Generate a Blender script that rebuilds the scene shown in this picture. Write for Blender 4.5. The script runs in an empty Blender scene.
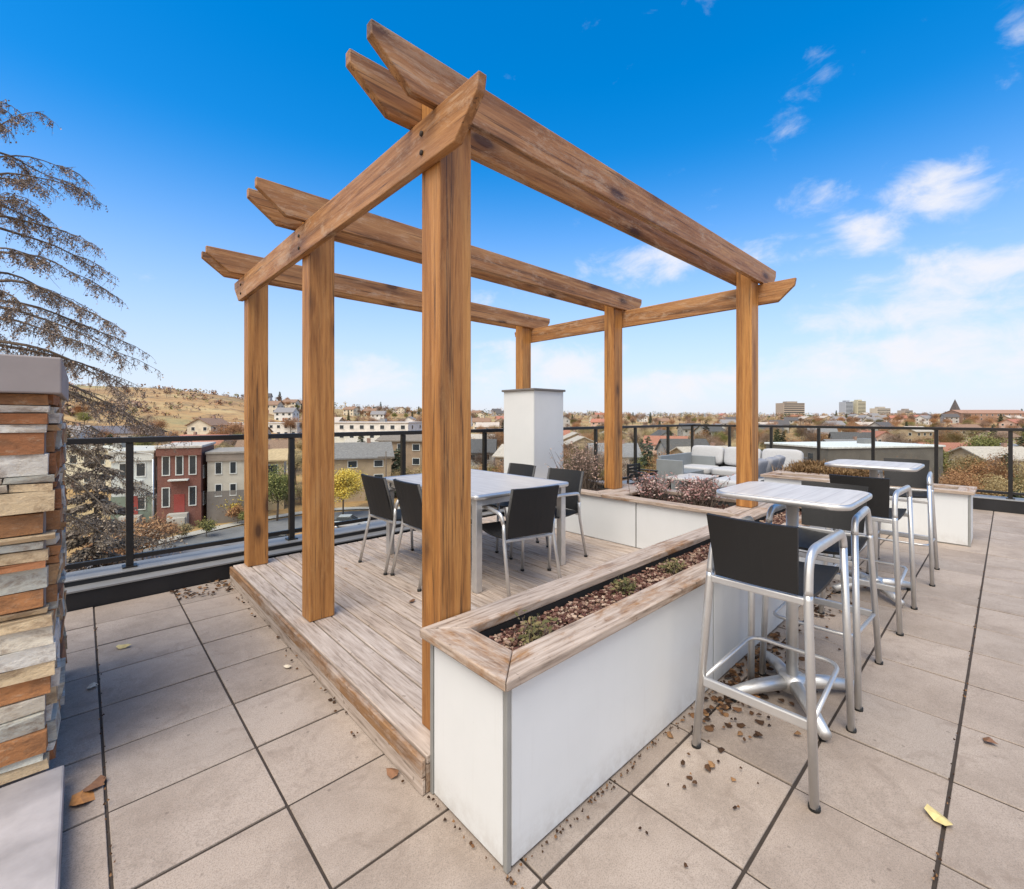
import bpy, bmesh, math, random
from mathutils import Vector, Matrix, noise as mnoise
PI = math.pi
R = math.radians
rnd = random.Random(7)
S = bpy.context.scene
col = S.collection

# ------------------------------------------------------------------ camera frame (world X and Y follow the terrace)
FOC = 462.3; CX = 512.0; YH = 417.0; EYE = 1.5
A = R(47.05)
FW = Vector((math.cos(A), math.sin(A), 0)); RT = Vector((math.sin(A), -math.cos(A), 0))
def W(u, d, z=0.0):
    """a place in the valley, from its bearing and its distance"""
    p = FW * d + RT * ((u - CX) / FOC * d)
    return Vector((p.x, p.y, z))

# ------------------------------------------------------------------ mesh helpers
class MB:
    def __init__(s): s.v = []; s.f = []; s.m = []; s.sm = []
    def add(s, vs, fs, mi=0, smooth=False):
        o = len(s.v); s.v += [tuple(x) for x in vs]
        for f in fs: s.f.append([i + o for i in f]); s.m.append(mi); s.sm.append(smooth)
    def box(s, x0, x1, y0, y1, z0, z1, mi=0):
        s.add([(x0,y0,z0),(x1,y0,z0),(x1,y1,z0),(x0,y1,z0),(x0,y0,z1),(x1,y0,z1),(x1,y1,z1),(x0,y1,z1)],
              [(3,2,1,0),(4,5,6,7),(0,1,5,4),(1,2,6,5),(2,3,7,6),(3,0,4,7)], mi)
        return s
    def mbox(s, mat, sx, sy, sz, mi=0):
        vs = [mat @ Vector((a*sx/2, b*sy/2, c*sz/2)) for c in (-1,1) for a,b in ((-1,-1),(1,-1),(1,1),(-1,1))]
        s.add(vs, [(3,2,1,0),(4,5,6,7),(0,1,5,4),(1,2,6,5),(2,3,7,6),(3,0,4,7)], mi); return s
    def prism(s, prof, axis, a0, a1, mi=0):
        """2-D profile (counter-clockwise or not) extruded along x, y or z"""
        n = len(prof)
        def P(p, a):
            return {'x': (a, p[0], p[1]), 'y': (p[0], a, p[1]), 'z': (p[0], p[1], a)}[axis]
        vs = [P(p, a0) for p in prof] + [P(p, a1) for p in prof]
        fs = [tuple(range(n))[::-1], tuple(range(n, 2*n))]
        for i in range(n):
            j = (i+1) % n; fs.append((i, j, n+j, n+i))
        s.add(vs, fs, mi); return s
    def tube(s, pts, r, n=10, mi=0, flat=None, ref=(0,0,1), closed=False, smooth=True):
        """round (or flattened) tube through pts; r a number or one per point; flat = (half width across, half width along ref-side)"""
        pts = [Vector(p) for p in pts]; k = len(pts)
        rs = r if isinstance(r, (list, tuple)) else [r]*k
        rings = []; prev = None
        for i, p in enumerate(pts):
            if closed: t = pts[(i+1) % k] - pts[i-1]
            else: t = pts[min(i+1, k-1)] - pts[max(i-1, 0)]
            if t.length < 1e-9: t = Vector((0,0,1))
            t.normalize()
            if prev is None:
                a = Vector(ref) - t * Vector(ref).dot(t)
                if a.length < 1e-4: a = t.orthogonal()
            else: a = prev - t * prev.dot(t)
            if a.length < 1e-6: a = t.orthogonal()
            a.normalize(); b = t.cross(a); prev = a
            ra, rb = (rs[i], rs[i]) if flat is None else flat
            rings.append([p + a*(math.cos(q*2*PI/n)*ra) + b*(math.sin(q*2*PI/n)*rb) for q in range(n)])
        vs = [v for ring in rings for v in ring]; fs = []
        for i in range(k if closed else k-1):
            i2 = (i+1) % k
            for q in range(n):
                q2 = (q+1) % n; fs.append((i*n+q, i*n+q2, i2*n+q2, i2*n+q))
        if not closed and n > 2:
            fs.append(tuple(range(n))[::-1]); fs.append(tuple((k-1)*n+q for q in range(n)))
        s.add(vs, fs, mi, smooth); return s
    def quad(s, a, b, c, d, mi=0, smooth=False): s.add([a,b,c,d], [(0,1,2,3)], mi, smooth); return s
    def build(s, name, mat, parent=None, bevel=0.0, seg=1, tagging=None, recalc=True):
        me = bpy.data.meshes.new(name)
        me.from_pydata(s.v, [], s.f)
        mats = mat if isinstance(mat, (list, tuple)) else [mat]
        for m in mats: me.materials.append(m)
        me.polygons.foreach_set('material_index', s.m)
        me.polygons.foreach_set('use_smooth', s.sm)
        if bevel or recalc:
            bm = bmesh.new(); bm.from_mesh(me)
            if recalc: bmesh.ops.recalc_face_normals(bm, faces=bm.faces)
            if bevel:
                es = [e for e in bm.edges if len(e.link_faces) == 2 and e.calc_face_angle(0) > 0.5]
                bmesh.ops.bevel(bm, geom=es, offset=bevel, segments=seg, affect='EDGES', clamp_overlap=True, profile=0.5)
            bm.to_mesh(me); bm.free()
        me.update()
        o = bpy.data.objects.new(name, me); col.objects.link(o)
        if parent: o.parent = parent
        return o

def fillet(pts, rad, n=6):
    """round the inner corners of a polyline"""
    pts = [Vector(p) for p in pts]; out = [pts[0]]
    rads = rad if isinstance(rad, (list, tuple)) else [rad]*(len(pts)-2)
    for i in range(1, len(pts)-1):
        a, b, c = pts[i-1], pts[i], pts[i+1]
        u = (a-b); v = (c-b); r = min(rads[i-1], u.length*.49, v.length*.49)
        p0 = b + u.normalized()*r; p1 = b + v.normalized()*r
        for k in range(n+1):
            t = k/n
            out.append(p0*(1-t)**2 + b*2*t*(1-t) + p1*t**2)
    out.append(pts[-1]); return out

def empty(name, loc, rz=0.0):
    o = bpy.data.objects.new(name, None); col.objects.link(o)
    o.location = loc; o.rotation_euler = (0,0,rz); o.empty_display_size = .2
    return o
def tag(o, label=None, cat=None, group=None, kind=None):
    if label: o['label'] = label
    if cat: o['category'] = cat
    if group: o['group'] = group
    if kind: o['kind'] = kind
    return o
def thing(name, label, cat, loc=(0,0,0), rz=0.0, group=None):
    return tag(empty(name, loc, rz), label, cat, group)
kids = {}
def children(o): return [c for c in col.objects if c.parent == o]
def copy_tree(o, parent=None):
    c = o.copy(); col.objects.link(c)
    if parent: c.parent = parent
    for ch in list(o.children): copy_tree(ch, c)
    return c

# ------------------------------------------------------------------ materials
class NT:
    def __init__(s, name):
        s.mat = bpy.data.materials.new(name); s.mat.use_nodes = True
        s.t = s.mat.node_tree; s.n = s.t.nodes; s.l = s.t.links
        s.b = s.n['Principled BSDF']; s.out = s.n['Material Output']
    def node(s, typ, **kw):
        n = s.n.new(typ)
        for k, v in kw.items(): setattr(n, k, v)
        return n
    def link(s, a, b): s.l.new(a, b)
    def obj(s, scale=(1,1,1), rot=(0,0,0), offset_random=0):
        tc = s.node('ShaderNodeTexCoord'); mp = s.node('ShaderNodeMapping')
        mp.inputs['Scale'].default_value = scale; mp.inputs['Rotation'].default_value = rot
        src = tc.outputs['Object']
        if offset_random:
            g = s.node('ShaderNodeNewGeometry'); m = s.node('ShaderNodeMath', operation='MULTIPLY'); m.inputs[1].default_value = offset_random
            s.link(g.outputs['Random Per Island'], m.inputs[0])
            oi = s.node('ShaderNodeObjectInfo'); m2 = s.node('ShaderNodeMath', operation='MULTIPLY_ADD'); m2.inputs[1].default_value = offset_random*1.7
            s.link(oi.outputs['Random'], m2.inputs[0]); s.link(m.outputs[0], m2.inputs[2])
            va = s.node('ShaderNodeVectorMath', operation='ADD'); s.link(src, va.inputs[0]); s.link(m2.outputs[0], va.inputs[1]); src = va.outputs[0]
        s.link(src, mp.inputs['Vector']); return mp.outputs['Vector']
    def noise(s, vec, scale, detail=4, rough=.55, dist=0.0):
        n = s.node('ShaderNodeTexNoise'); n.inputs['Scale'].default_value = scale; n.inputs['Detail'].default_value = detail
        n.inputs['Roughness'].default_value = rough; n.inputs['Distortion'].default_value = dist
        if vec: s.link(vec, n.inputs['Vector'])
        return n.outputs['Fac']
    def ramp(s, fac, stops):
        r = s.node('ShaderNodeValToRGB'); e = r.color_ramp.elements
        while len(e) < len(stops): e.new(.5)
        for i, (p, c) in enumerate(stops):
            e[i].position = p; e[i].color = (*c, 1) if len(c) == 3 else c
        s.link(fac, r.inputs['Fac']); return r.outputs['Color']
    def mix(s, fac, a, b, mode='MIX'):
        m = s.node('ShaderNodeMix', data_type='RGBA', blend_type=mode)
        for sock, v in ((m.inputs['Factor'], fac), (m.inputs['A'], a), (m.inputs['B'], b)):
            pass
        fi, ai, bi = m.inputs[0], m.inputs[6], m.inputs[7]
        for sock, v in ((fi, fac), (ai, a), (bi, b)):
            if hasattr(v, 'is_output'): s.link(v, sock)
            elif isinstance(v, (int, float)): sock.default_value = v
            else: sock.default_value = (*v, 1)
        return m.outputs[2]
    def math(s, op, a, b=None, c=None):
        m = s.node('ShaderNodeMath', operation=op)
        for i, v in enumerate((a, b, c)):
            if v is None: continue
            if hasattr(v, 'is_output'): s.link(v, m.inputs[i])
            else: m.inputs[i].default_value = v
        return m.outputs[0]
    def island(s): return s.node('ShaderNodeNewGeometry').outputs['Random Per Island']
    def objrand(s): return s.node('ShaderNodeObjectInfo').outputs['Random']
    def set(s, color=None, rough=None, metal=None, bump=None, bstr=.3, bdist=.01, spec=None):
        def put(k, v):
            if hasattr(v, 'is_output'): s.link(v, s.b.inputs[k])
            elif isinstance(v, (int, float)): s.b.inputs[k].default_value = v
            else: s.b.inputs[k].default_value = (*v, 1)
        if color is not None: put('Base Color', color)
        if rough is not None: put('Roughness', rough)
        if metal is not None: put('Metallic', metal)
        if spec is not None: put('Specular IOR Level', spec)
        if bump is not None:
            b = s.node('ShaderNodeBump'); b.inputs['Strength'].default_value = bstr; b.inputs['Distance'].default_value = bdist
            s.link(bump, b.inputs['Height']); s.link(b.outputs['Normal'], s.b.inputs['Normal'])
        return s.mat

def simple(name, c, rough=.6, metal=0.0, var=.12, nscale=6, bstr=.0, spec=None):
    m = NT(name); v = m.obj(offset_random=3)
    n = m.noise(v, nscale, 5)
    lo = tuple(x*(1-var) for x in c); hi = tuple(min(1, x*(1+var)) for x in c)
    m.set(m.ramp(n, [(.25, lo), (.75, hi)]), rough, metal, spec=spec)
    if bstr: m.set(bump=m.noise(v, nscale*6, 4), bstr=bstr, bdist=.004)
    return m.mat

def wood_stained(name, axis, warm=1.0):
    m = NT(name)
    sc = {'x': (.06,1,1), 'y': (1,.06,1), 'z': (1,1,.06)}[axis]
    v = m.obj(sc, offset_random=7)
    g = m.noise(v, 55, 8, .68, .6)
    g2 = m.noise(v, 8, 4, .6, 1.6)
    g3 = m.noise(v, 150, 4, .6)
    if warm > .5:
        c = m.ramp(g, [(.33, (.21,.08,.018)), (.5, (.40,.175,.045)), (.67, (.56,.28,.08))])
        c2 = m.ramp(g2, [(.34, (.17,.06,.012)), (.5, (.40,.17,.043)), (.66, (.58,.285,.08))])
    else:
        c = m.ramp(g, [(.34, (.135,.054,.018)), (.5, (.33,.155,.056)), (.66, (.50,.275,.12))])
        c2 = m.ramp(g2, [(.34, (.12,.045,.013)), (.5, (.34,.15,.05)), (.66, (.52,.275,.11))])
    c = m.mix(.62, c, c2)
    c = m.mix(m.math('MULTIPLY', m.ramp(g3, [(.34, (1,1,1)), (.44, (0,0,0))]), .28), c, (.07,.028,.011))
    # drying checks
    ck = m.noise(m.obj({'x': (.018,1,1), 'y': (1,.018,1), 'z': (1,1,.018)}[axis], offset_random=9), 34, 3, .5)
    c = m.mix(m.math('MULTIPLY', m.ramp(ck, [(.60, (0,0,0)), (.63, (1,1,1)), (.66, (0,0,0))]), .8), c, (.035,.014,.006))
    # knots with a darker ring of grain
    vk = m.obj({'x': (.4,1,1), 'y': (1,.4,1), 'z': (1,1,.4)}[axis], offset_random=11)
    vo = m.node('ShaderNodeTexVoronoi'); vo.inputs['Scale'].default_value = 4.6; m.link(vk, vo.inputs['Vector'])
    k = m.ramp(vo.outputs['Distance'], [(.10, (1,1,1)), (.15, (.5,.5,.5)), (.27, (0,0,0))])
    c = m.mix(m.math('MULTIPLY', k, .85), c, (.045,.016,.006))
    # sun bleached and flaked patches
    p = m.noise(m.obj({'x': (.3,1,1), 'y': (1,.3,1), 'z': (1,1,.2)}[axis], offset_random=5), 11, 10, .80, .5)
    c = m.mix(m.math('MULTIPLY', m.ramp(p, [(.52, (0,0,0)), (.62, (1,1,1))]), .3 if warm > .5 else .5), c, (.47,.26,.10) if warm > .5 else (.50,.36,.25))
    p2 = m.noise(m.obj(sc, offset_random=3), 4, 6, .7, .4)
    c = m.mix(m.math('MULTIPLY', m.ramp(p2, [(.56, (0,0,0)), (.72, (1,1,1))]), .6), c, (.09,.035,.012))
    r = m.ramp(g, [(.3, (.66,)*3), (.7, (.46,)*3)])
    return m.set(c, r, bump=g, bstr=.45, bdist=.004)

def wood_weathered(name, axis, peel=.5, warm=0.0):
    m = NT(name)
    sc = {'x': (.07,1,1), 'y': (1,.07,1), 'z': (1,1,.07)}[axis]
    v = m.obj(sc, offset_random=7)
    g = m.noise(v, 60, 7, .62, .25)
    grey = m.ramp(g, [(.30, (.19,.142,.108)), (.46, (.40,.322,.265)), (.68, (.565,.478,.41))])
    isl = m.island()
    tint = m.ramp(isl, [(0, (.86,.83,.80)), (.5, (1.0,.97,.93)), (1, (.93,.94,.96))])
    grey = m.mix(1.0, grey, tint, 'MULTIPLY')
    brown = m.ramp(g, [(.3, (.12,.052,.02)), (.7, (.37,.20,.085))])
    p = m.noise(m.obj({'x': (.35,1,1), 'y': (1,.35,1), 'z': (1,1,.35)}[axis], offset_random=4), 5.5, 8, .72, .3)
    mask = m.ramp(p, [(.60-.2*peel, (0,0,0)), (.68-.2*peel+.04, (1,1,1))])
    c = m.mix(mask, grey, brown)
    st = m.noise(m.obj(), 26, 3)
    c = m.mix(m.math('MULTIPLY', m.ramp(st, [(.66, (0,0,0)), (.72, (1,1,1))]), .6), c, (.10,.07,.05))
    if warm: c = m.mix(warm, c, (.21,.115,.055))
    return m.set(c, .8, bump=g, bstr=.4, bdist=.004)

def mat_paver():
    m = NT('concrete_paver'); v = m.obj(); vi = m.obj(offset_random=13); isl = m.island()
    base = m.ramp(isl, [(0, (.345,.278,.228)), (.2, (.425,.345,.283)), (.45, (.385,.315,.262)), (.7, (.445,.365,.303)), (1, (.36,.30,.253))])
    n = m.noise(vi, 1.7, 7, .68)
    c = m.mix(m.ramp(n, [(.34, (.8,)*3), (.58, (0,0,0))]), base, (.25,.196,.155))
    # water marks with a hard edge
    w_ = m.noise(vi, 2.6, 4, .55, .6)
    c = m.mix(m.math('MULTIPLY', m.ramp(w_, [(.50, (0,0,0)), (.515, (1,1,1)), (.56, (.25,.25,.25)), (.62, (0,0,0))]), .22), c, (.22,.175,.14))
    sp = m.noise(v, 210, 4, .75)
    c = m.mix(m.math('MULTIPLY', m.ramp(sp, [(.38, (1,1,1)), (.52, (0,0,0))]), .62), c, (.16,.13,.105))
    sp2 = m.noise(v, 70, 5, .75)
    c = m.mix(m.math('MULTIPLY', m.ramp(sp2, [(.54, (0,0,0)), (.7, (1,1,1))]), .4), c, (.48,.40,.335))
    st = m.noise(vi, 6, 7, .78, .8)
    c = m.mix(m.math('MULTIPLY', m.ramp(st, [(.54, (0,0,0)), (.66, (1,1,1))]), .55), c, (.22,.17,.135))
    vo = m.node('ShaderNodeTexVoronoi'); vo.inputs['Scale'].default_value = 9; m.link(v, vo.inputs['Vector'])
    c = m.mix(m.math('MULTIPLY', m.ramp(vo.outputs['Distance'], [(.05, (1,1,1)), (.075, (0,0,0))]), .5), c, (.12,.09,.07))
    return m.set(c, .88, bump=sp, bstr=.35, bdist=.003)

def mat_stone():
    m = NT('ledger_stone'); v = m.obj((.7,.8,1.25), offset_random=9); isl = m.island()
    base = m.ramp(isl, [(0, (.36,.145,.058)), (.13, (.52,.30,.14)), (.26, (.70,.62,.49)), (.38, (.36,.17,.07)), (.5, (.64,.48,.29)), (.62, (.56,.55,.47)), (.74, (.44,.19,.07)), (.86, (.76,.71,.62)), (1, (.58,.37,.19))])
    base.node.color_ramp.interpolation = 'CONSTANT'
    n = m.noise(v, 13, 9, .72, .3)
    c = m.mix(m.ramp(n, [(.40, (.55,)*3), (.52, (0,0,0))]), base, (.17,.085,.04))
    n2 = m.noise(v, 30, 7, .75)
    c = m.mix(m.math('MULTIPLY', m.ramp(n2, [(.55, (0,0,0)), (.7, (1,1,1))]), .5), c, (.55,.43,.29))
    return m.set(c, .82, bump=m.noise(v, 14, 9, .72), bstr=1.0, bdist=.02)

def mat_glass():
    m = NT('clear_glass')
    m.n.remove(m.b)
    tr = m.node('ShaderNodeBsdfTransparent'); tr.inputs['Color'].default_value = (.93,.955,.945,1)
    gl = m.node('ShaderNodeBsdfGlossy'); gl.inputs['Roughness'].default_value = .02; gl.inputs['Color'].default_value = (.9,.93,.95,1)
    fr_ = m.node('ShaderNodeFresnel'); fr_.inputs['IOR'].default_value = 1.3; ge = m.node('ShaderNodeNewGeometry'); fr = m.math('MULTIPLY', m.math('MINIMUM', fr_.outputs[0], .22), m.math('SUBTRACT', 1.0, ge.outputs['Backfacing']))
    mx = m.node('ShaderNodeMixShader'); m.link(fr, mx.inputs[0]); m.link(tr.outputs[0], mx.inputs[1]); m.link(gl.outputs[0], mx.inputs[2])
    m.link(mx.outputs[0], m.out.inputs['Surface']); return m.mat

def mat_alu(name='brushed_aluminium', c=(.70,.695,.685), r=.34):
    m = NT(name); v = m.obj()
    n = m.noise(v, 14, 5, .6)
    return m.set(m.ramp(n, [(.3, tuple(x*.86 for x in c)), (.7, c)]), m.ramp(n, [(.3, (r+.14,)*3), (.7, (r,)*3)]), .8)

def mat_sling():
    m = NT('black_sling_mesh'); v = m.obj()
    w = m.node('ShaderNodeTexChecker'); w.inputs['Scale'].default_value = 260; m.link(v, w.inputs['Vector'])
    n = m.noise(v, 5, 4)
    c = m.mix(m.math('MULTIPLY', w.outputs['Fac'], .5), (.006,.006,.0065), (.017,.017,.018))
    c = m.mix(m.math('MULTIPLY', n, .3), c, (.026,.025,.024))
    return m.set(c, .6, bump=w.outputs['Fac'], bstr=.25, bdist=.001)

def mat_tabletop(axis, name):
    m = NT(name); v = m.obj()
    sp = m.node('ShaderNodeSeparateXYZ'); m.link(v, sp.inputs[0])
    a = sp.outputs['X' if axis == 'y' else 'Y']
    fr = m.math('FRACT', m.math('MULTIPLY', a, 11.0))
    line = m.math('LESS_THAN', fr, .07)
    n = m.noise(m.obj((1,.1,1) if axis == 'y' else (.1,1,1)), 30, 5)
    c = m.ramp(n, [(.3, (.44,.41,.385)), (.7, (.56,.53,.50))])
    d = m.noise(m.obj(), 3.5, 6, .7)
    c = m.mix(m.math('MULTIPLY', m.ramp(d, [(.5, (0,0,0)), (.7, (1,1,1))]), .35), c, (.42,.37,.33))
    c = m.mix(m.math('MULTIPLY', line, .35), c, (.22,.20,.19))
    return m.set(c, .42, 0, spec=.5)

def mat_soil():
    m = NT('bark_mulch'); v = m.obj()
    vo = m.node('ShaderNodeTexVoronoi'); vo.inputs['Scale'].default_value = 55; m.link(v, vo.inputs['Vector'])
    c = m.mix(.75, m.ramp(m.noise(v, 30, 6, .7), [(.3, (.03,.02,.014)), (.7, (.13,.08,.055))]), m.ramp(vo.outputs['Color'], [(.1, (.05,.025,.018)), (.6, (.17,.085,.06)), (.9, (.30,.21,.15))]))
    return m.set(c, .9, bump=vo.outputs['Distance'], bstr=1, bdist=.02)

def mat_island(name, stops, rough=.85, extra=None, trans=0.0):
    """per-leaf colours"""
    m = NT(name); c = m.ramp(m.island(), stops)
    if extra:   # per-tree tint
        c = m.mix(m.math('MULTIPLY', m.objrand(), extra[1]), c, extra[0])
    m.set(c, rough, spec=.2)
    return m.mat

def mat_siding(name, c, lines=6.0, horizontal=True):
    m = NT(name); v = m.obj()
    sp = m.node('ShaderNodeSeparateXYZ'); m.link(v, sp.inputs[0])
    fr = m.math('FRACT', m.math('MULTIPLY', sp.outputs['Z'], lines))
    n = m.noise(v, .8, 5)
    cc = m.ramp(n, [(.3, tuple(x*.82 for x in c)), (.7, tuple(min(1,x*1.08) for x in c))])
    cc = m.mix(m.math('MULTIPLY', m.math('LESS_THAN', fr, .12), .35), cc, tuple(x*.45 for x in c))
    return m.set(cc, .75)
def mat_brick(name, c1, c2, mortar, sc=3.0):
    m = NT(name)
    tc = m.node('ShaderNodeTexCoord'); sp = m.node('ShaderNodeSeparateXYZ'); m.link(tc.outputs['Object'], sp.inputs[0])
    cb = m.node('ShaderNodeCombineXYZ'); m.link(m.math('ADD', sp.outputs['X'], sp.outputs['Y']), cb.inputs['X']); m.link(sp.outputs['Z'], cb.inputs['Y'])
    b = m.node('ShaderNodeTexBrick'); b.inputs['Scale'].default_value = sc; b.inputs['Color1'].default_value = (*c1,1); b.inputs['Color2'].default_value = (*c2,1); b.inputs['Mortar'].default_value = (*mortar,1)
    b.inputs['Mortar Size'].default_value = .012
    m.link(cb.outputs[0], b.inputs['Vector'])
    n = m.noise(m.obj(), 1.1, 5, .65)
    c = m.mix(m.math('MULTIPLY', n, .35), b.outputs['Color'], tuple(x*.5 for x in c1))
    return m.set(c, .85)

M = {}
for a in 'xyz':
    M['cedar_'+a] = wood_stained('stained_cedar_'+a, a, 1.0 if a == 'z' else 0.0)
    M['grey_'+a] = wood_weathered('weathered_cap_wood_'+a, a, .38)
M['deck_x'] = wood_weathered('weathered_deck_board', 'y', -.08)
M['fascia'] = wood_weathered('weathered_fascia', 'y', .8, .3)
M['paver'] = mat_paver(); M['stone'] = mat_stone(); M['glass'] = mat_glass()
M['alu'] = mat_alu(); M['alu_dull'] = mat_alu('dull_aluminium', (.62,.61,.60), .42); M['sling'] = mat_sling()
M['top_x'] = mat_tabletop('x', 'slatted_table_top'); M['top_y'] = mat_tabletop('y', 'slatted_dining_top'); M['soil'] = mat_soil()
m_ = NT('white_laminate_panel'); v_ = m_.obj(); sp_ = m_.node('ShaderNodeSeparateXYZ'); m_.link(v_, sp_.inputs[0])
c_ = m_.ramp(m_.noise(v_, 1.6, 5, .6), [(.3, (.65,.665,.665)), (.7, (.71,.72,.72))])
z_ = m_.math('SUBTRACT', 1.0, m_.math('MULTIPLY', sp_.outputs['Z'], 7.0))
d_ = m_.math('MULTIPLY', m_.math('MAXIMUM', z_, 0.0), m_.ramp(m_.noise(v_, 16, 8, .75), [(.38, (0,0,0)), (.62, (1,1,1))]))
c_ = m_.mix(m_.math('MULTIPLY', d_, .36), c_, (.30,.25,.20))
dr_ = m_.noise(m_.obj((9,9,.55)), 3.0, 6, .7)
c_ = m_.mix(m_.math('MULTIPLY', m_.ramp(dr_, [(.58, (0,0,0)), (.74, (1,1,1))]), .10), c_, (.42,.40,.36))
sc_ = m_.noise(m_.obj((1,1,6)), 30, 3, .6)
c_ = m_.mix(m_.math('MULTIPLY', m_.ramp(sc_, [(.70, (0,0,0)), (.74, (1,1,1))]), .3), c_, (.40,.40,.39))
M['white_panel'] = m_.set(c_, m_.ramp(m_.noise(v_, 7, 5), [(.3, (.30,)*3), (.7, (.48,)*3)]), bump=m_.noise(v_, 2.2, 2), bstr=.12, bdist=.01)
M['trim'] = simple('grey_panel_trim', (.36,.37,.36), .4, .5, .1, 8)
M['rubber'] = simple('black_rubber', (.012,.012,.012), .7)
M['black_metal'] = simple('black_powder_coat', (.014,.013,.013), .38, .1, .2, 10)
M['kerb_black'] = simple('black_kerb_flashing', (.016,.016,.018), .5, .1, .35, 4)
M['coping'] = simple('grey_metal_coping', (.25,.245,.24), .5, .2, .15, 5)
M['concrete_cap'] = simple('taupe_concrete_cap', (.30,.262,.252), .75, 0, .12, 5, .15)
M['slab'] = simple('pale_concrete_ledge', (.36,.33,.325), .75, 0, .4, 4, .3)
M['underlay'] = simple('dark_paver_bed', (.045,.033,.025), .95, 0, .3, 20)
M['column_cap'] = simple('dark_grey_cap', (.16,.145,.135), .6)
M['cushion'] = simple('pale_grey_cushion', (.43,.43,.435), .9, 0, .06, 30, .1)
M['pillow'] = simple('mid_grey_pillow', (.24,.245,.27), .9, 0, .15, 20, .1)
M['wicker'] = simple('dark_grey_wicker', (.07,.068,.066), .7, 0, .3, 60, .2)
M['greybox'] = simple('blue_grey_panel', (.20,.215,.22), .6, 0, .12, 3)
M['bldg'] = simple('terrace_wall_render', (.45,.42,.38), .85, 0, .1, 1)
M['shrub_red'] = mat_island('dry_pink_shrub', [(0, (.16,.07,.065)), (.4, (.33,.17,.155)), (.75, (.47,.31,.28)), (1, (.60,.48,.42))])
M['shrub_tan'] = mat_island('dry_tan_shrub', [(0, (.19,.115,.085)), (.5, (.38,.25,.20)), (1, (.52,.38,.31))])
M['grass_brown'] = mat_island('dry_brown_grass', [(0, (.06,.032,.014)), (.5, (.17,.095,.04)), (1, (.32,.21,.10))])
M['seedling'] = mat_island('green_seedling', [(0, (.06,.065,.025)), (.5, (.15,.135,.06)), (1, (.26,.19,.10))])
M['mulch'] = mat_island('mulch_chip', [(0, (.035,.016,.013)), (.35, (.12,.052,.040)), (.7, (.22,.125,.09)), (1, (.46,.34,.25))])
M['litter'] = mat_island('dead_leaf', [(0, (.025,.014,.009)), (.5, (.075,.040,.022)), (.8, (.17,.085,.04)), (1, (.30,.17,.08))])
M['leaf_yellow'] = simple('yellow_leaf', (.62,.50,.22), .7, 0, .2, 40)
M['leaf_orange'] = simple('orange_leaf', (.45,.20,.06), .7, 0, .3, 40)
M['leaf_brown'] = simple('brown_leaf', (.20,.095,.045), .7, 0, .3, 40)
M['leaf_white'] = simple('pale_dry_leaf', (.60,.52,.40), .7, 0, .2, 40)
M['bark'] = simple('grey_bark', (.13,.098,.075), .9, 0, .35, 12, .4)
M['bark_dark'] = simple('dark_bark', (.055,.042,.034), .9, 0, .35, 12, .4)
M['asphalt'] = simple('grey_asphalt', (.17,.165,.165), .9, 0, .2, .5)
M['pavement'] = simple('concrete_pavement', (.42,.39,.35), .9, 0, .12, .6)
M['car_glass'] = simple('car_window_glass', (.02,.025,.03), .12)
M['window'] = simple('dark_window_pane', (.035,.042,.05), .15, 0, .4, .7)
M['frame_white'] = simple('white_window_frame', (.66,.65,.62), .6)

# ------------------------------------------------------------------ setting: terrace
PX0, PDX, PY0, PDY = .07, .5112, .162, .4335
def build_terrace():
    mb = MB(); g = .0052; gy = .006
    r = random.Random(3)
    for i in range(-12, 21):
        for j in range(-18, 12):
            x0 = PX0 + i*PDX; y0 = PY0 + j*PDY
            x1 = min(x0 + PDX, 10.62); y1 = min(y0 + PDY, 4.93)
            if x0 > 10.5 or y0 > 4.85: continue
            if x0 > 1.1 and x1 < 4.1 and y0 > 1.2: continue      # under the deck
            dz = r.uniform(-.0015, .0015); tx, ty = r.uniform(-.0012, .0012), r.uniform(-.0012, .0012)
            a = MB(); a.box(x0+g, x1-g, y0+gy, y1-gy, -.045, 0)
            vs = [(x, y, z + (dz + tx*(1 if x > x0+.1 else -1) + ty*(1 if y > y0+.1 else -1) if z > -.01 else 0)) for x, y, z in a.v]
            mb.add(vs, a.f)
    o = mb.build('terrace_pavement', M['paver'], None, .002, 1); tag(o, kind='structure')
    b = MB(); b.box(-6.2, 10.6, -7.8, 4.9, -.30, -.005)
    tag(b.build('terrace_bed', M['underlay']), kind='structure')
    w = MB(); w.box(-6.6, 11.05, -8.2, 5.36, -12.6, -.31)
    tag(w.build('terrace_building', M['bldg']), kind='structure')
build_terrace()

# deck
def build_deck():
    t = thing('wooden_deck', 'low weathered grey timber deck under the pergola with worn brown front edge', 'deck', (1.0, 1.574, 0))
    mb = MB(); r = random.Random(5)
    x = .0; k = 0
    while x < 3.14:
        w = .118
        mb.box(x - .0 + .004, x + w - .004, 0, 3.216, .118, .155 + r.uniform(-.001, .001)); x += w
    mb.build('deck_boards', M['deck_x'], t, .004, 1)
    f = MB(); f.box(-.022, .0, 0, 3.226, .075, .146); f.build('fascia_board', M['fascia'], t, .004)
    f = MB(); f.box(-.018, -.002, 0, 3.226, .004, .071); f.build('skirting_board', M['deck_x'], t, .003)
    f = MB(); f.box(.002, 3.12, .002, 3.17, .006, .115); f.build('joist_frame', M['fascia'], t)
build_deck()

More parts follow.
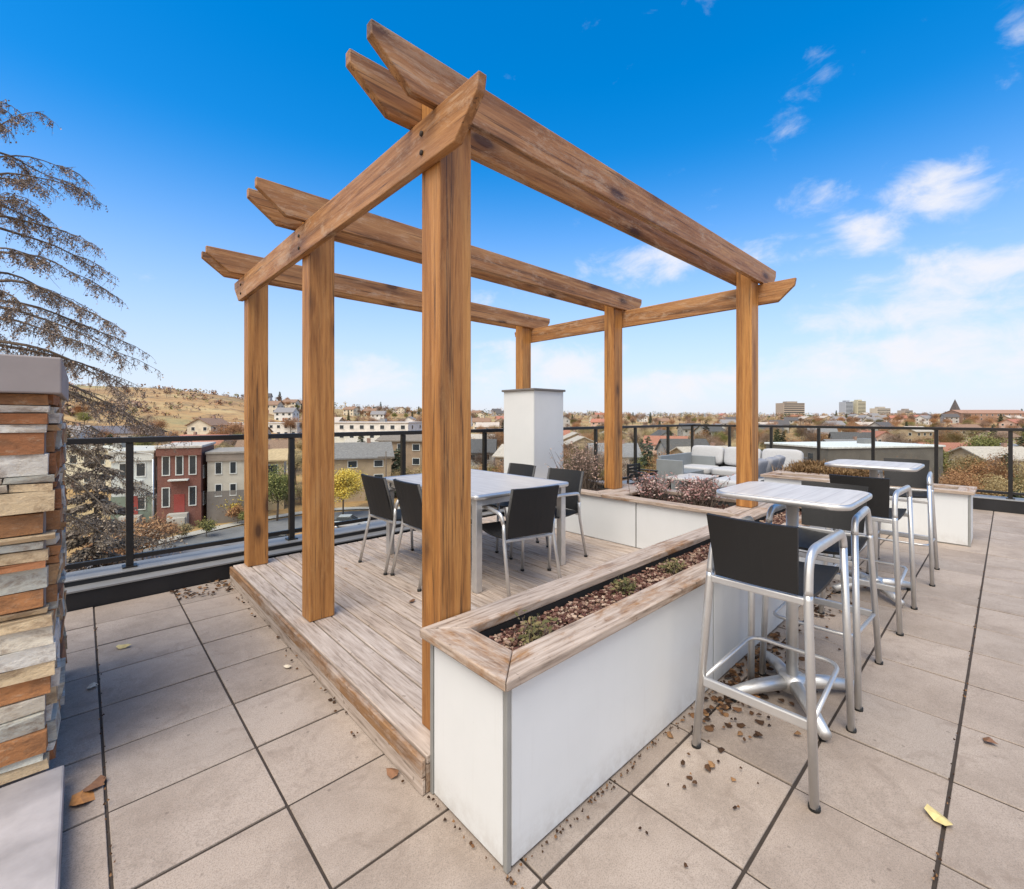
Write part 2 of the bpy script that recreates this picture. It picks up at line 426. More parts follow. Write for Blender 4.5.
# ------------------------------------------------------------------ pergola
def build_pergola():
    t = thing('pergola', 'stained cedar pergola with six square posts and paired notched rafters over the deck', 'pergola', (1.09, 1.61, 0))
    ox, oy = 1.09, 1.61
    YP = [(1.61, 1.75), (3.11, 3.25), (4.63, 4.77)]
    def loc(x, y): return x-ox, y-oy
    for i, (ya, yb) in enumerate(YP):
        p = MB(); p.box(1.088-ox, 1.255-ox, ya-oy, yb-oy, .157, 2.90); p.build('post', M['cedar_z'], t, .006, 2)
    for i, (ya, yb) in enumerate(YP):
        z0 = .662 if i < 2 else 1.882
        p = MB(); p.box(4.51-ox, 4.68-ox, ya-oy, yb-oy, z0, 2.88); p.build('post', M['cedar_z'], t, .006, 2)
    # cross beams along Y, bolted outside the posts
    for (xa, xb, z0, z1, yl, yh) in ((1.047, 1.087, 2.56, 2.752, 1.30, 4.95), (4.683, 4.723, 2.56, 2.752, 1.30, 4.98)):
        prof = [(yl, z1), (yl+.012, z1-.065), (yl+.15, z0), (yh-.15, z0), (yh-.012, z1-.065), (yh, z1)]
        b = MB(); b.prism([(y-oy, z) for y, z in prof], 'x', xa-ox, xb-ox); b.build('crossbeam', M['cedar_y'], t, .005, 2)
    # rafters along X, a pair to each row of posts
    for i, (ya, yb) in enumerate(YP):
        for (y0, y1) in ((ya-.042, ya-.002), (yb+.002, yb+.042)):
            z0, z1 = 2.757, 2.942
            xs = .765
            prof = [(xs, z1), (xs, z1-.055), (xs+.17, z0), (4.93, z0), (5.03, z1-.06), (5.035, z1)]
            b = MB(); b.prism([(x-ox, z) for x, z in prof], 'y', y0-oy, y1-oy); b.build('rafter', M['cedar_x'], t, .005, 2)
    # bolt heads
    for (ya, yb) in YP:
        for z in (2.61, 2.69):
            b = MB(); b.tube([(1.047-ox, (ya+yb)/2-oy, z), (1.040-ox, (ya+yb)/2-oy, z)], .011, 8); b.build('bolt', M['bark_dark'], t)
build_pergola()

# ------------------------------------------------------------------ planters
def cap_frame(t, ox, oy, x0, x1, y0, y1, wx, wy, z0, z1, miter=True):
    """four mitred boards round an opening"""
    g = .0015
    def board(prof, m):
        b = MB(); b.prism([(x-ox, y-oy) for x, y in prof], 'z', z0, z1); b.build('cap_board', m, t, .005, 2)
    board([(x0, y0+g), (x0+wx, y0+wy+g), (x0+wx, y1-wy-g), (x0, y1-g)], M['grey_y'])
    board([(x1, y0+g), (x1, y1-g), (x1-wx, y1-wy-g), (x1-wx, y0+wy+g)], M['grey_y'])
    board([(x0+g, y0), (x1-g, y0), (x1-wx-g, y0+wy), (x0+wx+g, y0+wy)], M['grey_x'])
    board([(x0+g, y1), (x0+wx+g, y1-wy), (x1-wx-g, y1-wy), (x1-g, y1)], M['grey_x'])

def scatter_chips(t, x0, x1, y0, y1, z, n, seed, name='mulch_chips', mat=None, size=(.006,.014)):
    r = random.Random(seed); mb = MB()
    for k in range(n):
        x, y = r.uniform(x0, x1), r.uniform(y0, y1); s = r.uniform(*size)
        m = Matrix.Translation((x, y, z + r.uniform(0, .02))) @ Matrix.Rotation(r.uniform(0, 6.3), 4, 'Z') @ Matrix.Rotation(r.uniform(-.7, .7), 4, 'X')
        mb.mbox(m, s*r.uniform(1, 2.2), s, s*r.uniform(.3, .7))
    o = mb.build(name, mat or M['mulch'], t, recalc=False); o['kind'] = 'stuff'
    return o

def build_planters():
    # planter 1: long one along the deck, running towards the stools
    ox, oy = 1.02, 1.12
    t = thing('planter', 'long white panelled planter box in front with mulch bed and weathered timber rim', 'planter', (ox, oy, 0))
    L = 4.13; D = .45; H = .62
    b = MB(); b.box(.012, L, .012, D-.012, .0, .52); b.build('planter_core', M['trim'], t)
    b = MB(); b.box(0, .011, .022, D-.022, .012, H); b.build('end_panel', M['white_panel'], t, .002)
    for xa, xb in ((.022, 1.55), (1.562, 3.1), (3.112, L)):
        b = MB(); b.box(xa, xb, 0, .011, .012, H); b.build('side_panel', M['white_panel'], t, .002)
    b = MB(); b.box(.02, L, D-.011, D, .012, H); b.build('side_panel', M['white_panel'], t, .002)
    for (x, y) in ((-.003, -.003), (-.003, D-.017)):
        b = MB(); b.box(x, x+.02, y, y+.02, .004, H); b.build('corner_trim', M['trim'], t, .002)
    for x in (1.556, 3.106):
        b = MB(); b.box(x-.004, x+.004, .001, .008, .012, H); b.build('joint_trim', M['trim'], t)
    cap_frame(t, ox, oy, .985, 5.2, 1.087, 1.602, .155, .135, .622, .657)
    b = MB(); b.box(.14, L-.12, .115, D-.115, .40, .585); b.build('mulch_bed', M['soil'], t)
    # inner lining of the opening
    b = MB(); b.box(.112, .119, .10, D-.10, .5, .62); b.box(.119, L-.1, .095, .10, .5, .62); b.box(.119, L-.1, D-.10, D-.095, .5, .62); b.build('lining', M['rubber'], t)
    scatter_chips(t, .15, L-.14, .115, D-.115, .585, 6500, 2)
    # planter 2: across the back of the deck
    ox, oy = 4.17, 1.61
    t = thing('planter', 'white panelled planter box across the back of the deck holding two pergola posts', 'planter', (ox, oy, 0))
    L = 2.63
    b = MB(); b.box(.012, .806, .01, L, 0, .52); b.build('planter_core', M['trim'], t)
    for ya, yb in ((.0, .995), (1.007, L)):
        b = MB(); b.box(0, .011, ya, yb, .16, .622); b.build('front_panel', M['white_panel'], t, .002)
    b = MB(); b.box(-.001, .008, .997, 1.005, .16, .62); b.build('joint_trim', M['trim'], t)
    b = MB(); b.box(.807, .818, .0, L, .012, .62); b.build('back_panel', M['white_panel'], t, .002)
    for (ya, yb) in ((1.61, 3.02), (3.02, 4.245)):
        cap_frame(t, ox, oy, 4.138, 5.02, ya, yb-.004, .15, .17, .624, .659)
    b = MB(); b.box(.10, .72, .15, 2.5, .40, .575); b.build('mulch_bed', M['soil'], t)
    scatter_chips(t, .12, .70, .16, 1.25, .575, 1100, 4); 
    # planter 3: far end, holding dry grass
    ox, oy = 7.5, .3
    t = thing('planter', 'narrow white planter box standing across the far end behind the last bar stool', 'planter', (ox, oy, 0))
    b = MB(); b.box(.012, .55, .012, 2.2, 0, .5); b.build('planter_core', M['trim'], t)
    for ya, yb in ((.02, 1.1), (1.112, 2.2)):
        b = MB(); b.box(0, .011, ya, yb, .012, .6); b.build('front_panel', M['white_panel'], t, .002)
    b = MB(); b.box(.02, .55, 0, .011, .012, .6); b.build('side_panel', M['white_panel'], t, .002)
    b = MB(); b.box(.02, .55, 2.2, 2.211, .012, .6); b.build('side_panel', M['white_panel'], t, .002)
    b = MB(); b.box(-.003, .017, -.003, .017, .004, .6); b.build('corner_trim', M['trim'], t, .002)
    cap_frame(t, ox, oy, 7.465, 8.085, .265, 2.545, .15, .15, .602, .64)
    b = MB(); b.box(.12, .47, .12, 2.1, .45, .59); b.build('mulch_bed', M['soil'], t)
    ox, oy = 8.10, 1.25
    t = thing('planter', 'deep white planter filled with dry brown grass beside the corner sofa', 'planter', (ox, oy, 0))
    b = MB(); b.box(.0, 1.95, .012, 1.25, 0, .5); b.build('planter_core', M['trim'], t)
    b = MB(); b.box(.0, 1.95, 0, .011, .012, .6); b.build('side_panel', M['white_panel'], t, .002)
    b = MB(); b.box(.0, 1.95, 1.251, 1.262, .012, .6); b.build('side_panel', M['white_panel'], t, .002)
    b = MB(); b.box(1.951, 1.962, .0, 1.262, .012, .6); b.build('end_panel', M['white_panel'], t, .002)
    cap_frame(t, ox, oy, 8.09, 10.09, 1.215, 2.545, .12, .13, .602, .64)
    b = MB(); b.box(.1, 1.87, .1, 1.16, .45, .57); b.build('mulch_bed', M['soil'], t)
    # planter 4: between, behind the bar tables
    ox, oy = 5.25, 1.12
    t = thing('planter', 'white panelled planter behind the farther bar table and its stools', 'planter', (ox, oy, 0))
    b = MB(); b.box(0, 2.2, .012, .44, 0, .52); b.build('planter_core', M['trim'], t)
    for xa, xb in ((.0, 1.1), (1.112, 2.2)):
        b = MB(); b.box(xa, xb, 0, .011, .012, .62); b.build('side_panel', M['white_panel'], t, .002)
    b = MB(); b.box(0, 2.2, .44, .451, .012, .62); b.build('side_panel', M['white_panel'], t, .002)
    cap_frame(t, ox, oy, 5.22, 7.455, 1.087, 1.602, .155, .135, .622, .657)
    b = MB(); b.box(.12, 2.08, .115, .335, .40, .575); b.build('mulch_bed', M['soil'], t)
build_planters()

# tall column carrying the back post
def build_column():
    t = thing('white_column', 'tall white panelled column with dark cap carrying the back pergola post', 'column', (4.35, 4.25, 0))
    b = MB(); b.box(.006, .574, .006, .584, 0, 1.85); b.build('column_core', M['trim'], t)
    b = MB(); b.box(0, .0055, .004, .59, .157, 1.85); b.build('panel', M['white_panel'], t)
    b = MB(); b.box(.0, .58, -.0055, 0, .01, 1.85); b.build('panel', M['white_panel'], t)
    b = MB(); b.box(.575, .58, .004, .59, .01, 1.85); b.build('panel', M['white_panel'], t)
    b = MB(); b.box(-.025, .605, -.03, .615, 1.851, 1.88); b.build('cap', M['column_cap'], t, .004)
build_column()

# ------------------------------------------------------------------ stone pillar
def build_pillar():
    t = thing('stone_pillar', 'stacked ledger stone pillar with smooth taupe cap at left edge of terrace', 'pillar', (-.075, 2.6, 0))
    r = random.Random(21)
    core = MB(); core.box(-1.9, -.03, .03, 1.2, 0, 1.58); core.build('pillar_core', M['concrete_cap'], t)
    st = MB(); z = .105; row = 0
    while z < 1.585:
        h = r.choice((.03, .045, .06, .07, .085)); h = min(h, 1.59 - z)
        if h < .02: break
        # front face (towards -Y)
        x = -1.9
        end = -.02 + r.uniform(-.015, .02)
        corner = r.random() < .5
        while x < end - .05:
            w = r.uniform(.12, .55); x1 = min(x + w, end)
            if end - x1 < .1: x1 = end
            p = r.uniform(.0, .018)
            a = MB(); a.box(x+.002, x1-.002, -p, .04, z+.002, z+h-.002)
            vs = [(vx + r.uniform(-.003,.003), vy + (r.uniform(-.012,.012) if vy < .03 else 0), vz + r.uniform(-.004,.004)) for vx, vy, vz in a.v]
            st.add(vs, a.f); x = x1
        # right face (towards +X)
        y = .045
        while y < 1.2:
            w = r.uniform(.12, .35); y1 = min(y + w, 1.2); p = r.uniform(-.012, .012)
            a = MB(); a.box(-.06, p, y+.002, y1-.002, z+.002, z+h-.002)
            vs = [(vx + (r.uniform(-.01,.01) if vx > -.05 else 0), vy + r.uniform(-.003,.003), vz + r.uniform(-.004,.004)) for vx, vy, vz in a.v]
            st.add(vs, a.f); y = y1
        z += h
    st.build('stone_cladding', M['stone'], t, .007, 2)
    c = MB(); c.box(-2.0, .018, -.05, 1.26, 1.592, 1.735); c.build('cap', M['concrete_cap'], t, .006, 2)
    s = MB(); s.box(-2.0, .025, -1.7, -.002, .004, .10); s.build('ledge_slab', M['slab'], t, .008, 2)
build_pillar()

# ------------------------------------------------------------------ railings and kerbs
def build_railings():
    t = thing('glass_railing', 'black framed glass railing along the left and back edge of the terrace', 'railing', (0, 5.2, 0))
    xs = [.305 + 1.33*k for k in range(-5, 8)] + [10.78]
    for x in xs:
        b = MB(); b.box(x-.026, x+.026, -.026, .026, .19, 1.275); b.build('post', M['black_metal'], t, .003)
        b = MB(); b.box(x-.05, x+.05, -.05, .05, .203, .215); b.build('base_plate', M['black_metal'], t)
    b = MB(); b.box(xs[0], 10.82, -.036, .036, 1.277, 1.325); b.build('top_rail', M['black_metal'], t, .004)
    b = MB(); b.box(xs[0], 10.78, -.015, .015, .265, .305); b.build('bottom_rail', M['black_metal'], t, .002)
    for x, x2 in zip(xs, xs[1:]):
        b = MB(); b.box(x+.03, x2-.03, -.004, .004, .307, 1.274); b.build('glass_panel', M['glass'], t)
    t = thing('glass_railing', 'black framed glass railing with close posts along the right far edge', 'railing', (10.8, 0, 0))
    ys = [5.2 - .03 - .87*k - .84 for k in range(0, 13)]
    for y in ys:
        b = MB(); b.box(-.026, .026, y-.026, y+.026, .19, 1.275); b.build('post', M['black_metal'], t, .003)
        b = MB(); b.box(-.05, .05, y-.05, y+.05, .203, .215); b.build('base_plate', M['black_metal'], t)
    b = MB(); b.box(-.036, .036, ys[-1], 5.16, 1.277, 1.325); b.build('top_rail', M['black_metal'], t, .004)
    b = MB(); b.box(-.015, .015, ys[-1], 5.17, .265, .305); b.build('bottom_rail', M['black_metal'], t, .002)
    ys2 = [5.2] + ys
    for y, y2 in zip(ys2, ys2[1:]):
        b = MB(); b.box(-.004, .004, y2+.03, y-.03, .307, 1.274); b.build('glass_panel', M['glass'], t)
    # kerbs
    t = thing('parapet_kerb', 'low black kerb with grey metal coping under the left glass railing', 'kerb', (0, 4.94, 0))
    b = MB(); b.box(-6.3, 10.62, 0, .14, -.03, .135); b.build('inner_kerb', M['kerb_black'], t, .006)
    b = MB(); b.box(-6.3, 10.62, -.012, .15, .137, .150); b.build('drip_edge', M['coping'], t)
    b = MB(); b.box(-6.3, 11.0, .142, .40, -.30, .185); b.build('outer_kerb', M['kerb_black'], t)
    b = MB(); b.box(-6.3, 11.02, .135, .42, .187, .201); b.build('coping', M['coping'], t, .003)
    t = thing('parapet_kerb', 'low dark kerb with pale coping along the right far edge of the paving', 'kerb', (10.62, 0, 0))
    b = MB(); b.box(0, .38, -7.8, 5.07, -.30, .185); b.build('outer_kerb', M['kerb_black'], t)
    b = MB(); b.box(-.008, .40, -7.8, 5.06, .187, .201); b.build('coping', M['coping'], t, .003)
build_railings()

# ------------------------------------------------------------------ bar stools, bar tables
def make_stool(label):
    t = thing('bar_stool', label, 'stool', group='bar stools at the two high tables')
    fl = (.024, .0165)
    for s in (-1, 1):
        x = s*.190
        path = fillet([(s*.232,-.325,.012), (s*.195,-.262,.79), (x,-.225,.952), (s*.202,.265,.955), (s*.226,.315,.012)], [.3, .14, .07], 8)
        # split into rear leg, arm, front leg
        i1 = next(i for i, p in enumerate(path) if p.z > .78); i2 = max(i for i, p in enumerate(path) if p.z > .82)
        MB().tube(path[:i1+1], .02, 12, flat=fl, ref=(0,1,0)).build('leg', M['alu'], t)
        MB().tube(path[i1:i2+1], .02, 12, flat=fl, ref=(0,1,0)).build('armrest', M['alu'], t)
        MB().tube(path[i2:], .02, 12, flat=(.0235,.016), ref=(0,1,0)).build('leg', M['alu'], t)
        for (fx, fy) in ((s*.232,-.325), (s*.226,.315)):
            MB().tube([(fx,fy,0), (fx,fy,.016)], .021, 10).build('foot_cap', M['rubber'], t)
    b = MB(); b.mbox(Matrix.Translation((0,-.268,.765)), .37, .024, .032); b.build('rear_rail', M['alu'], t, .006, 2)
    b = MB(); b.mbox(Matrix.Translation((0,.28,.735)), .40, .024, .03); b.build('front_rail', M['alu'], t, .006, 2)
    b = MB(); b.mbox(Matrix.Translation((0,-.302,.30)), .425, .022, .042); b.build('foot_bar', M['alu'], t, .006, 2)
    ring = fillet([(-.215,-.30,.305), (-.195,.24,.335), (.195,.24,.335), (.215,-.30,.305)], .07, 6)
    MB().tube(ring, .010, 10).build('footrest', M['alu'], t)
    # sling seat (slightly dished)
    def sheet(fn, nu, nv, th, name):
        mb = MB(); vs = []; 
        for side in (0, 1):
            for i in range(nu+1):
                for j in range(nv+1):
                    p, n = fn(i/nu, j/nv); vs.append(p + n*(th*(side-.5)))
        fs = []; o = (nu+1)*(nv+1)
        for i in range(nu):
            for j in range(nv):
                a = i*(nv+1)+j; fs.append((a, a+1, a+nv+2, a+nv+1)); fs.append((o+a, o+a+nv+1, o+a+nv+2, o+a+1))
        for i in range(nu):
            a = i*(nv+1); fs.append((a, a+nv+1, o+a+nv+1, o+a)); a += nv; fs.append((a, o+a, o+a+nv+1, a+nv+1))
        for j in range(nv):
            a = j; fs.append((a, o+a, o+a+1, a+1)); a += nu*(nv+1); fs.append((a, a+1, o+a+1, o+a))
        mb.add(vs, fs, 0, False); return mb.build(name, M['sling'], t)
    sheet(lambda u, v: (Vector(((u-.5)*.372, -.25+v*.525, .765 - .022*math.sin(PI*v) - .012*math.sin(PI*u) + .012*v)), Vector((0,0,1))), 6, 8, .014, 'seat')
    sheet(lambda u, v: (Vector(((u-.5)*(.328+.03*v), -.272 - .06*v - .026*math.sin(PI*u)*(.4+.6*v), .79+v*.28)), Vector((0,1,.15)).normalized()), 8, 6, .016, 'backrest')
    return t

stools = [((2.375, .738), -PI/2, 'black sling bar stool nearest the camera, its back turned to us'),
          ((3.22, .76), PI/2, 'black sling bar stool half hidden behind the nearer high table, facing us'),
          ((4.45, .735), -PI/2, 'black sling bar stool on the near side of the farther high table'),
          ((5.83, .70), PI/2, 'black sling bar stool farthest away, in front of the narrow white planter')]
proto = make_stool(stools[0][2])
for i, (p, rz, lab) in enumerate(stools):
    o = proto if i == 0 else copy_tree(proto)
    o.location = (p[0], p[1], 0); o.rotation_euler = (0,0,rz + (0, .03, -.02, .04)[i]); o['label'] = lab

def rounded_rect(w, d, r, n=6):
    pts = []
    for cx, cy, a0 in ((w/2-r, d/2-r, 0), (-w/2+r, d/2-r, PI/2), (-w/2+r, -d/2+r, PI), (w/2-r, -d/2+r, 3*PI/2)):
        for k in range(n+1):
            a = a0 + k/n*PI/2; pts.append((cx + r*math.cos(a), cy + r*math.sin(a)))
    return pts
def make_bar_table(label):
    t = thing('bar_table', label, 'table', group='high bar tables')
    b = MB(); b.prism(rounded_rect(.572, .592, .085), 'z', 1.082, 1.104); b.build('table_top', M['top_x'], t, .003)
    pts = [(x, y, 1.088) for x, y in rounded_rect(.586, .606, .09)]
    MB().tube(pts, .01, 8, flat=(.014,.008), closed=True).build('edge_band', M['alu'], t)
    MB().tube([(0,0,.07), (0,0,1.06)], .029, 16).build('pedestal', M['alu'], t)
    b = MB(); b.box(-.17, .17, -.17, .17, 1.06, 1.081); b.build('top_bracket', M['alu_dull'], t, .004)
    MB().tube([(0,0,.045), (0,0,.125)], .062, 16).build('hub', M['alu'], t)
    for sx in (-1, 1):
        for sy in (-1, 1):
            f = MB(); f.tube([(sx*.03,sy*.024,.085), (sx*.16,sy*.122,.072), (sx*.29,sy*.22,.040)], [.036,.034,.026], 12); f.build('foot', M['alu'], t)
            MB().tube([(sx*.265,sy*.2,.0), (sx*.265,sy*.2,.03)], .016, 10).build('foot_cap', M['rubber'], t)
    return t
bt = make_bar_table('square high bar table on pedestal nearest the front planter, between two stools')
bt.location = (2.785, .79, 0)
b2 = copy_tree(bt); b2.location = (4.98, .79, 0); b2['label'] = 'square high bar table farther off, its pale top seen edge on before the narrow planter'

# ------------------------------------------------------------------ dining set
def build_dining_table():
    t = thing('dining_table', 'pale slatted aluminium dining table standing on the timber deck', 'table', (2.71, 3.46, .156))
    hx, hy = .55, .74
    b = MB(); b.box(-hx+.02, hx-.02, -hy+.02, hy-.02, .722, .746); b.build('table_top', M['top_y'], t, .002)
    MB().tube([(x, y, .733) for x, y in rounded_rect(2*hx-.02, 2*hy-.02, .03, 4)], .01, 8, flat=(.02,.011), closed=True).build('edge_band', M['alu'], t)
    for sx in (-1, 1):
        for sy in (-1, 1):
            b = MB(); b.box(sx*(hx-.06)-.03, sx*(hx-.06)+.03, sy*(hy-.06)-.03, sy*(hy-.06)+.03, 0, .72); b.build('leg', M['alu'], t, .006, 2)
    for s in (-1, 1):
        b = MB(); b.box(-hx+.1, hx-.1, s*(hy-.06)-.012, s*(hy-.06)+.012, .66, .715); b.build('apron', M['alu_dull'], t)
        b = MB(); b.box(s*(hx-.06)-.012, s*(hx-.06)+.012, -hy+.1, hy-.1, .66, .715); b.build('apron', M['alu_dull'], t)
build_dining_table()

def make_chair(label):
    t = thing('dining_chair', label, 'chair', group='sling chairs round the dining table')
    for s in (-1, 1):
        x = s*.225
        # rear leg sweeps up into the back post; arm with front leg
        MB().tube(fillet([(s*.235,-.30,.012), (x,-.205,.42), (x,-.20,.55)], .15, 5), .0135, 10).build('leg', M['alu'], t)
        MB().tube([(s*.205,-.20,.43), (s*.205,-.235,.62), (s*.205,-.292,.818)], .012, 10).build('back_post', M['wicker'], t)
        MB().tube([(s*.232,.255,.012), (s*.228,.235,.46)], .0135, 10).build('leg', M['alu'], t)
        MB().tube(fillet([(s*.228,.235,.46), (s*.236,.215,.645), (s*.24,-.18,.625), (x,-.20,.54)], [.10,.10], 6), .0135, 10, flat=(.016,.013)).build('armrest', M['alu'], t)
        for p in ((s*.235,-.30), (s*.232,.255)):
            MB().tube([(p[0],p[1],0), (p[0],p[1],.016)], .017, 8).build('foot_cap', M['rubber'], t)
    b = MB(); b.mbox(Matrix.Translation((0,-.205,.425)), .44, .02, .022); b.build('rear_rail', M['alu'], t, .004)
    b = MB(); b.mbox(Matrix.Translation((0,.235,.43)), .45, .02, .022); b.build('front_rail', M['alu'], t, .004)
    def sheet(fn, nu, nv, th, name):
        mb = MB(); vs = []
        for side in (0, 1):
            for i in range(nu+1):
                for j in range(nv+1):
                    p, n = fn(i/nu, j/nv); vs.append(p + n*(th*(side-.5)))
        fs = []; o = (nu+1)*(nv+1)
        for i in range(nu):
            for j in range(nv):
                a = i*(nv+1)+j; fs.append((a, a+1, a+nv+2, a+nv+1)); fs.append((o+a, o+a+nv+1, o+a+nv+2, o+a+1))
        for i in range(nu):
            a = i*(nv+1); fs.append((a, a+nv+1, o+a+nv+1, o+a)); a += nv; fs.append((a, o+a, o+a+nv+1, a+nv+1))
        for j in range(nv):
            a = j; fs.append((a, o+a, o+a+1, a+1)); a += nu*(nv+1); fs.append((a, a+1, o+a+1, o+a))
        mb.add(vs, fs); return mb.build(name, M['sling'], t)
    sheet(lambda u, v: (Vector(((u-.5)*.43, -.2+v*.45, .445 - .02*math.sin(PI*v) + .01*v)), Vector((0,0,1))), 4, 6, .014, 'seat')
    sheet(lambda u, v: (Vector(((u-.5)*(.40+.01*v), -.205 - .095*v - .02*math.sin(PI*u), .45+v*.37)), Vector((0,1,.25)).normalized()), 6, 6, .018, 'backrest')
    return t
chairs = [((2.19, 3.86), -PI/2+.02, 'black dining chair on the left of the table, the one nearest the railing'),
          ((2.22, 3.32), -PI/2-.05, 'black dining chair on the left, partly hidden by the front pergola post'),
          ((2.54, 2.69), -.2, 'black dining chair with its back to the front planter'),
          ((3.24, 2.99), PI/2+.06, 'black dining chair on the right of the table near the low planter'),
          ((3.28, 3.68), PI/2-.04, 'black dining chair in front of the tall white column, top of back showing')]
cp = make_chair(chairs[0][2])
for i, (p, rz, lab) in enumerate(chairs):
    o = cp if i == 0 else copy_tree(cp)
    o.location = (p[0], p[1], .156); o.rotation_euler = (0,0,rz); o['label'] = lab

# ------------------------------------------------------------------ lounge corner
def cushion_mesh(mb, x0, x1, y0, y1, z0, z1, n=6, puff=.03):
    """soft block"""
    cx, cy, cz = (x0+x1)/2, (y0+y1)/2, (z0+z1)/2; hx, hy, hz = (x1-x0)/2, (y1-y0)/2, (z1-z0)/2
    bm = bmesh.new(); bmesh.ops.create_cube(bm, size=2)
    bmesh.ops.subdivide_edges(bm, edges=bm.edges, cuts=n, use_grid_fill=True)
    vs = []
    for v in bm.verts:
        x, y, z = v.co
        r = 6.0
        k = (abs(x)**r + abs(y)**r + abs(z)**r)**(1/r)
        x, y, z = x/k, y/k, z/k
        vs.append(v.co.copy()); v.co = Vector((cx + x*hx, cy + y*hy, cz + z*hz))
    bm.verts.ensure_lookup_table()
    mb.add([v.co for v in bm.verts], [[v.index for v in f.verts] for f in bm.faces], 0, True); bm.free(); return mb
def build_sofa():
    t = thing('corner_sofa', 'pale grey cushioned outdoor corner sofa beyond the planter shrubs', 'sofa', (9.3, 2.65, 0))
    b = MB(); b.box(.05, .85, .0, 2.22, .06, .30); b.box(-1.6, .05, .0, .78, .06, .30); b.build('base', M['wicker'], t, .02, 2)
    b = MB(); b.box(.86, .93, -.02, 2.24, .06, .72); b.box(-1.6, .86, -.09, -.02, .06, .52); b.build('back_frame', M['wicker'], t, .02, 2)
    b = MB(); b.box(.05, .85, 2.22, 2.30, .06, .60); b.build('arm_panel', M['wicker'], t, .02, 2)
    for (y0, y1) in ((.82, 1.50), (1.52, 2.2)):
        cushion_mesh(MB(), .03, .70, y0, y1, .305, .47).build('seat_cushion', M['cushion'], t)
    for (x0, x1) in ((-1.58, -.80), (-.78, .0), (.02, .8)):
        cushion_mesh(MB(), x0, x1, .0, .78, .305, .47).build('seat_cushion', M['cushion'], t)
    for (y0, y1) in ((.02, .74), (.76, 1.48), (1.50, 2.2)):
        o = cushion_mesh(MB(), -.09, .09, -(y1-y0)/2, (y1-y0)/2, 0, .40).build('back_cushion', M['cushion'], t)
        o.location = (.72, (y0+y1)/2, .475); o.rotation_euler = (0, .20, 0)
    for i, (x, y, lab) in enumerate(((8.35, 2.92, 'first'), (8.85, 2.90, 'mid'), (9.4, 2.95, 'last'))):
        o = cushion_mesh(MB(), -.2, .2, -.07, .07, 0, .30).build('scatter_pillow', M['pillow'])
        tag(o, ('small grey pillow on the sofa nearest the brown grass planter', 'middle small grey pillow along the near run of the sofa', 'small grey pillow near the inner corner of the sofa')[i], 'pillow', 'grey pillows on the corner sofa')
        o.location = (x, y, .50 + .0); o.rotation_euler = (.3, 0, .05*(i-1))
    # low coffee table
    t = thing('coffee_table', 'low pale coffee table in front of the corner sofa', 'table', (8.3, 4.0, 0))
    b = MB(); b.box(-.45, .45, -.3, .3, .36, .40); b.build('table_top', M['top_x'], t, .006)
    for sx in (-1,1):
        for sy in (-1,1):
            b = MB(); b.box(sx*.4-.025, sx*.4+.025, sy*.25-.025, sy*.25+.025, 0, .358); b.build('leg', M['black_metal'], t)
    t = thing('storage_bench', 'low grey bench box against the back railing beside the sofa', 'bench', (8.5, 4.76, 0))
    b = MB(); b.box(0, 1.35, 0, .06, .06, .72); b.build('back_panel', M['greybox'], t, .01)
    b = MB(); b.box(0, 1.35, -.5, -.002, .06, .42); b.build('seat_box', M['greybox'], t, .01)
    b = MB(); b.box(-.06, -.002, -.5, .06, .06, .66); b.build('side_panel', M['greybox'], t, .01)
    b = MB(); b.box(1.352, 1.41, -.5, .06, .06, .66); b.build('side_panel', M['greybox'], t, .01)
def patio_chair(label, loc, rz):
    t = thing('patio_chair', label, 'chair', loc, rz)
    for s in (-1, 1):
        b = MB(); b.box(s*.25-.02, s*.25+.02, -.25, -.21, 0, .78); b.build('leg', M['black_metal'], t)
        b = MB(); b.box(s*.25-.02, s*.25+.02, .21, .25, 0, .60); b.build('leg', M['black_metal'], t)
        b = MB(); b.box(s*.25-.03, s*.25+.03, -.208, .27, .601, .63); b.build('armrest', M['black_metal'], t)
    b = MB()
    for k in range(5): b.box(-.225, .225, -.2+k*.085, -.13+k*.085, .40, .43)
    b.build('seat', M['black_metal'], t)
    b = MB()
    for k in range(4): b.box(-.225, .225, -.24, -.22, .47+k*.08, .53+k*.08)
    b.build('backrest', M['black_metal'], t)
    t.scale = (.78, .78, .78)
    return t
build_sofa()
patio_chair('black slatted patio chair by the back railing, left of the low grey bench', (7.75, 4.72, 0), PI)

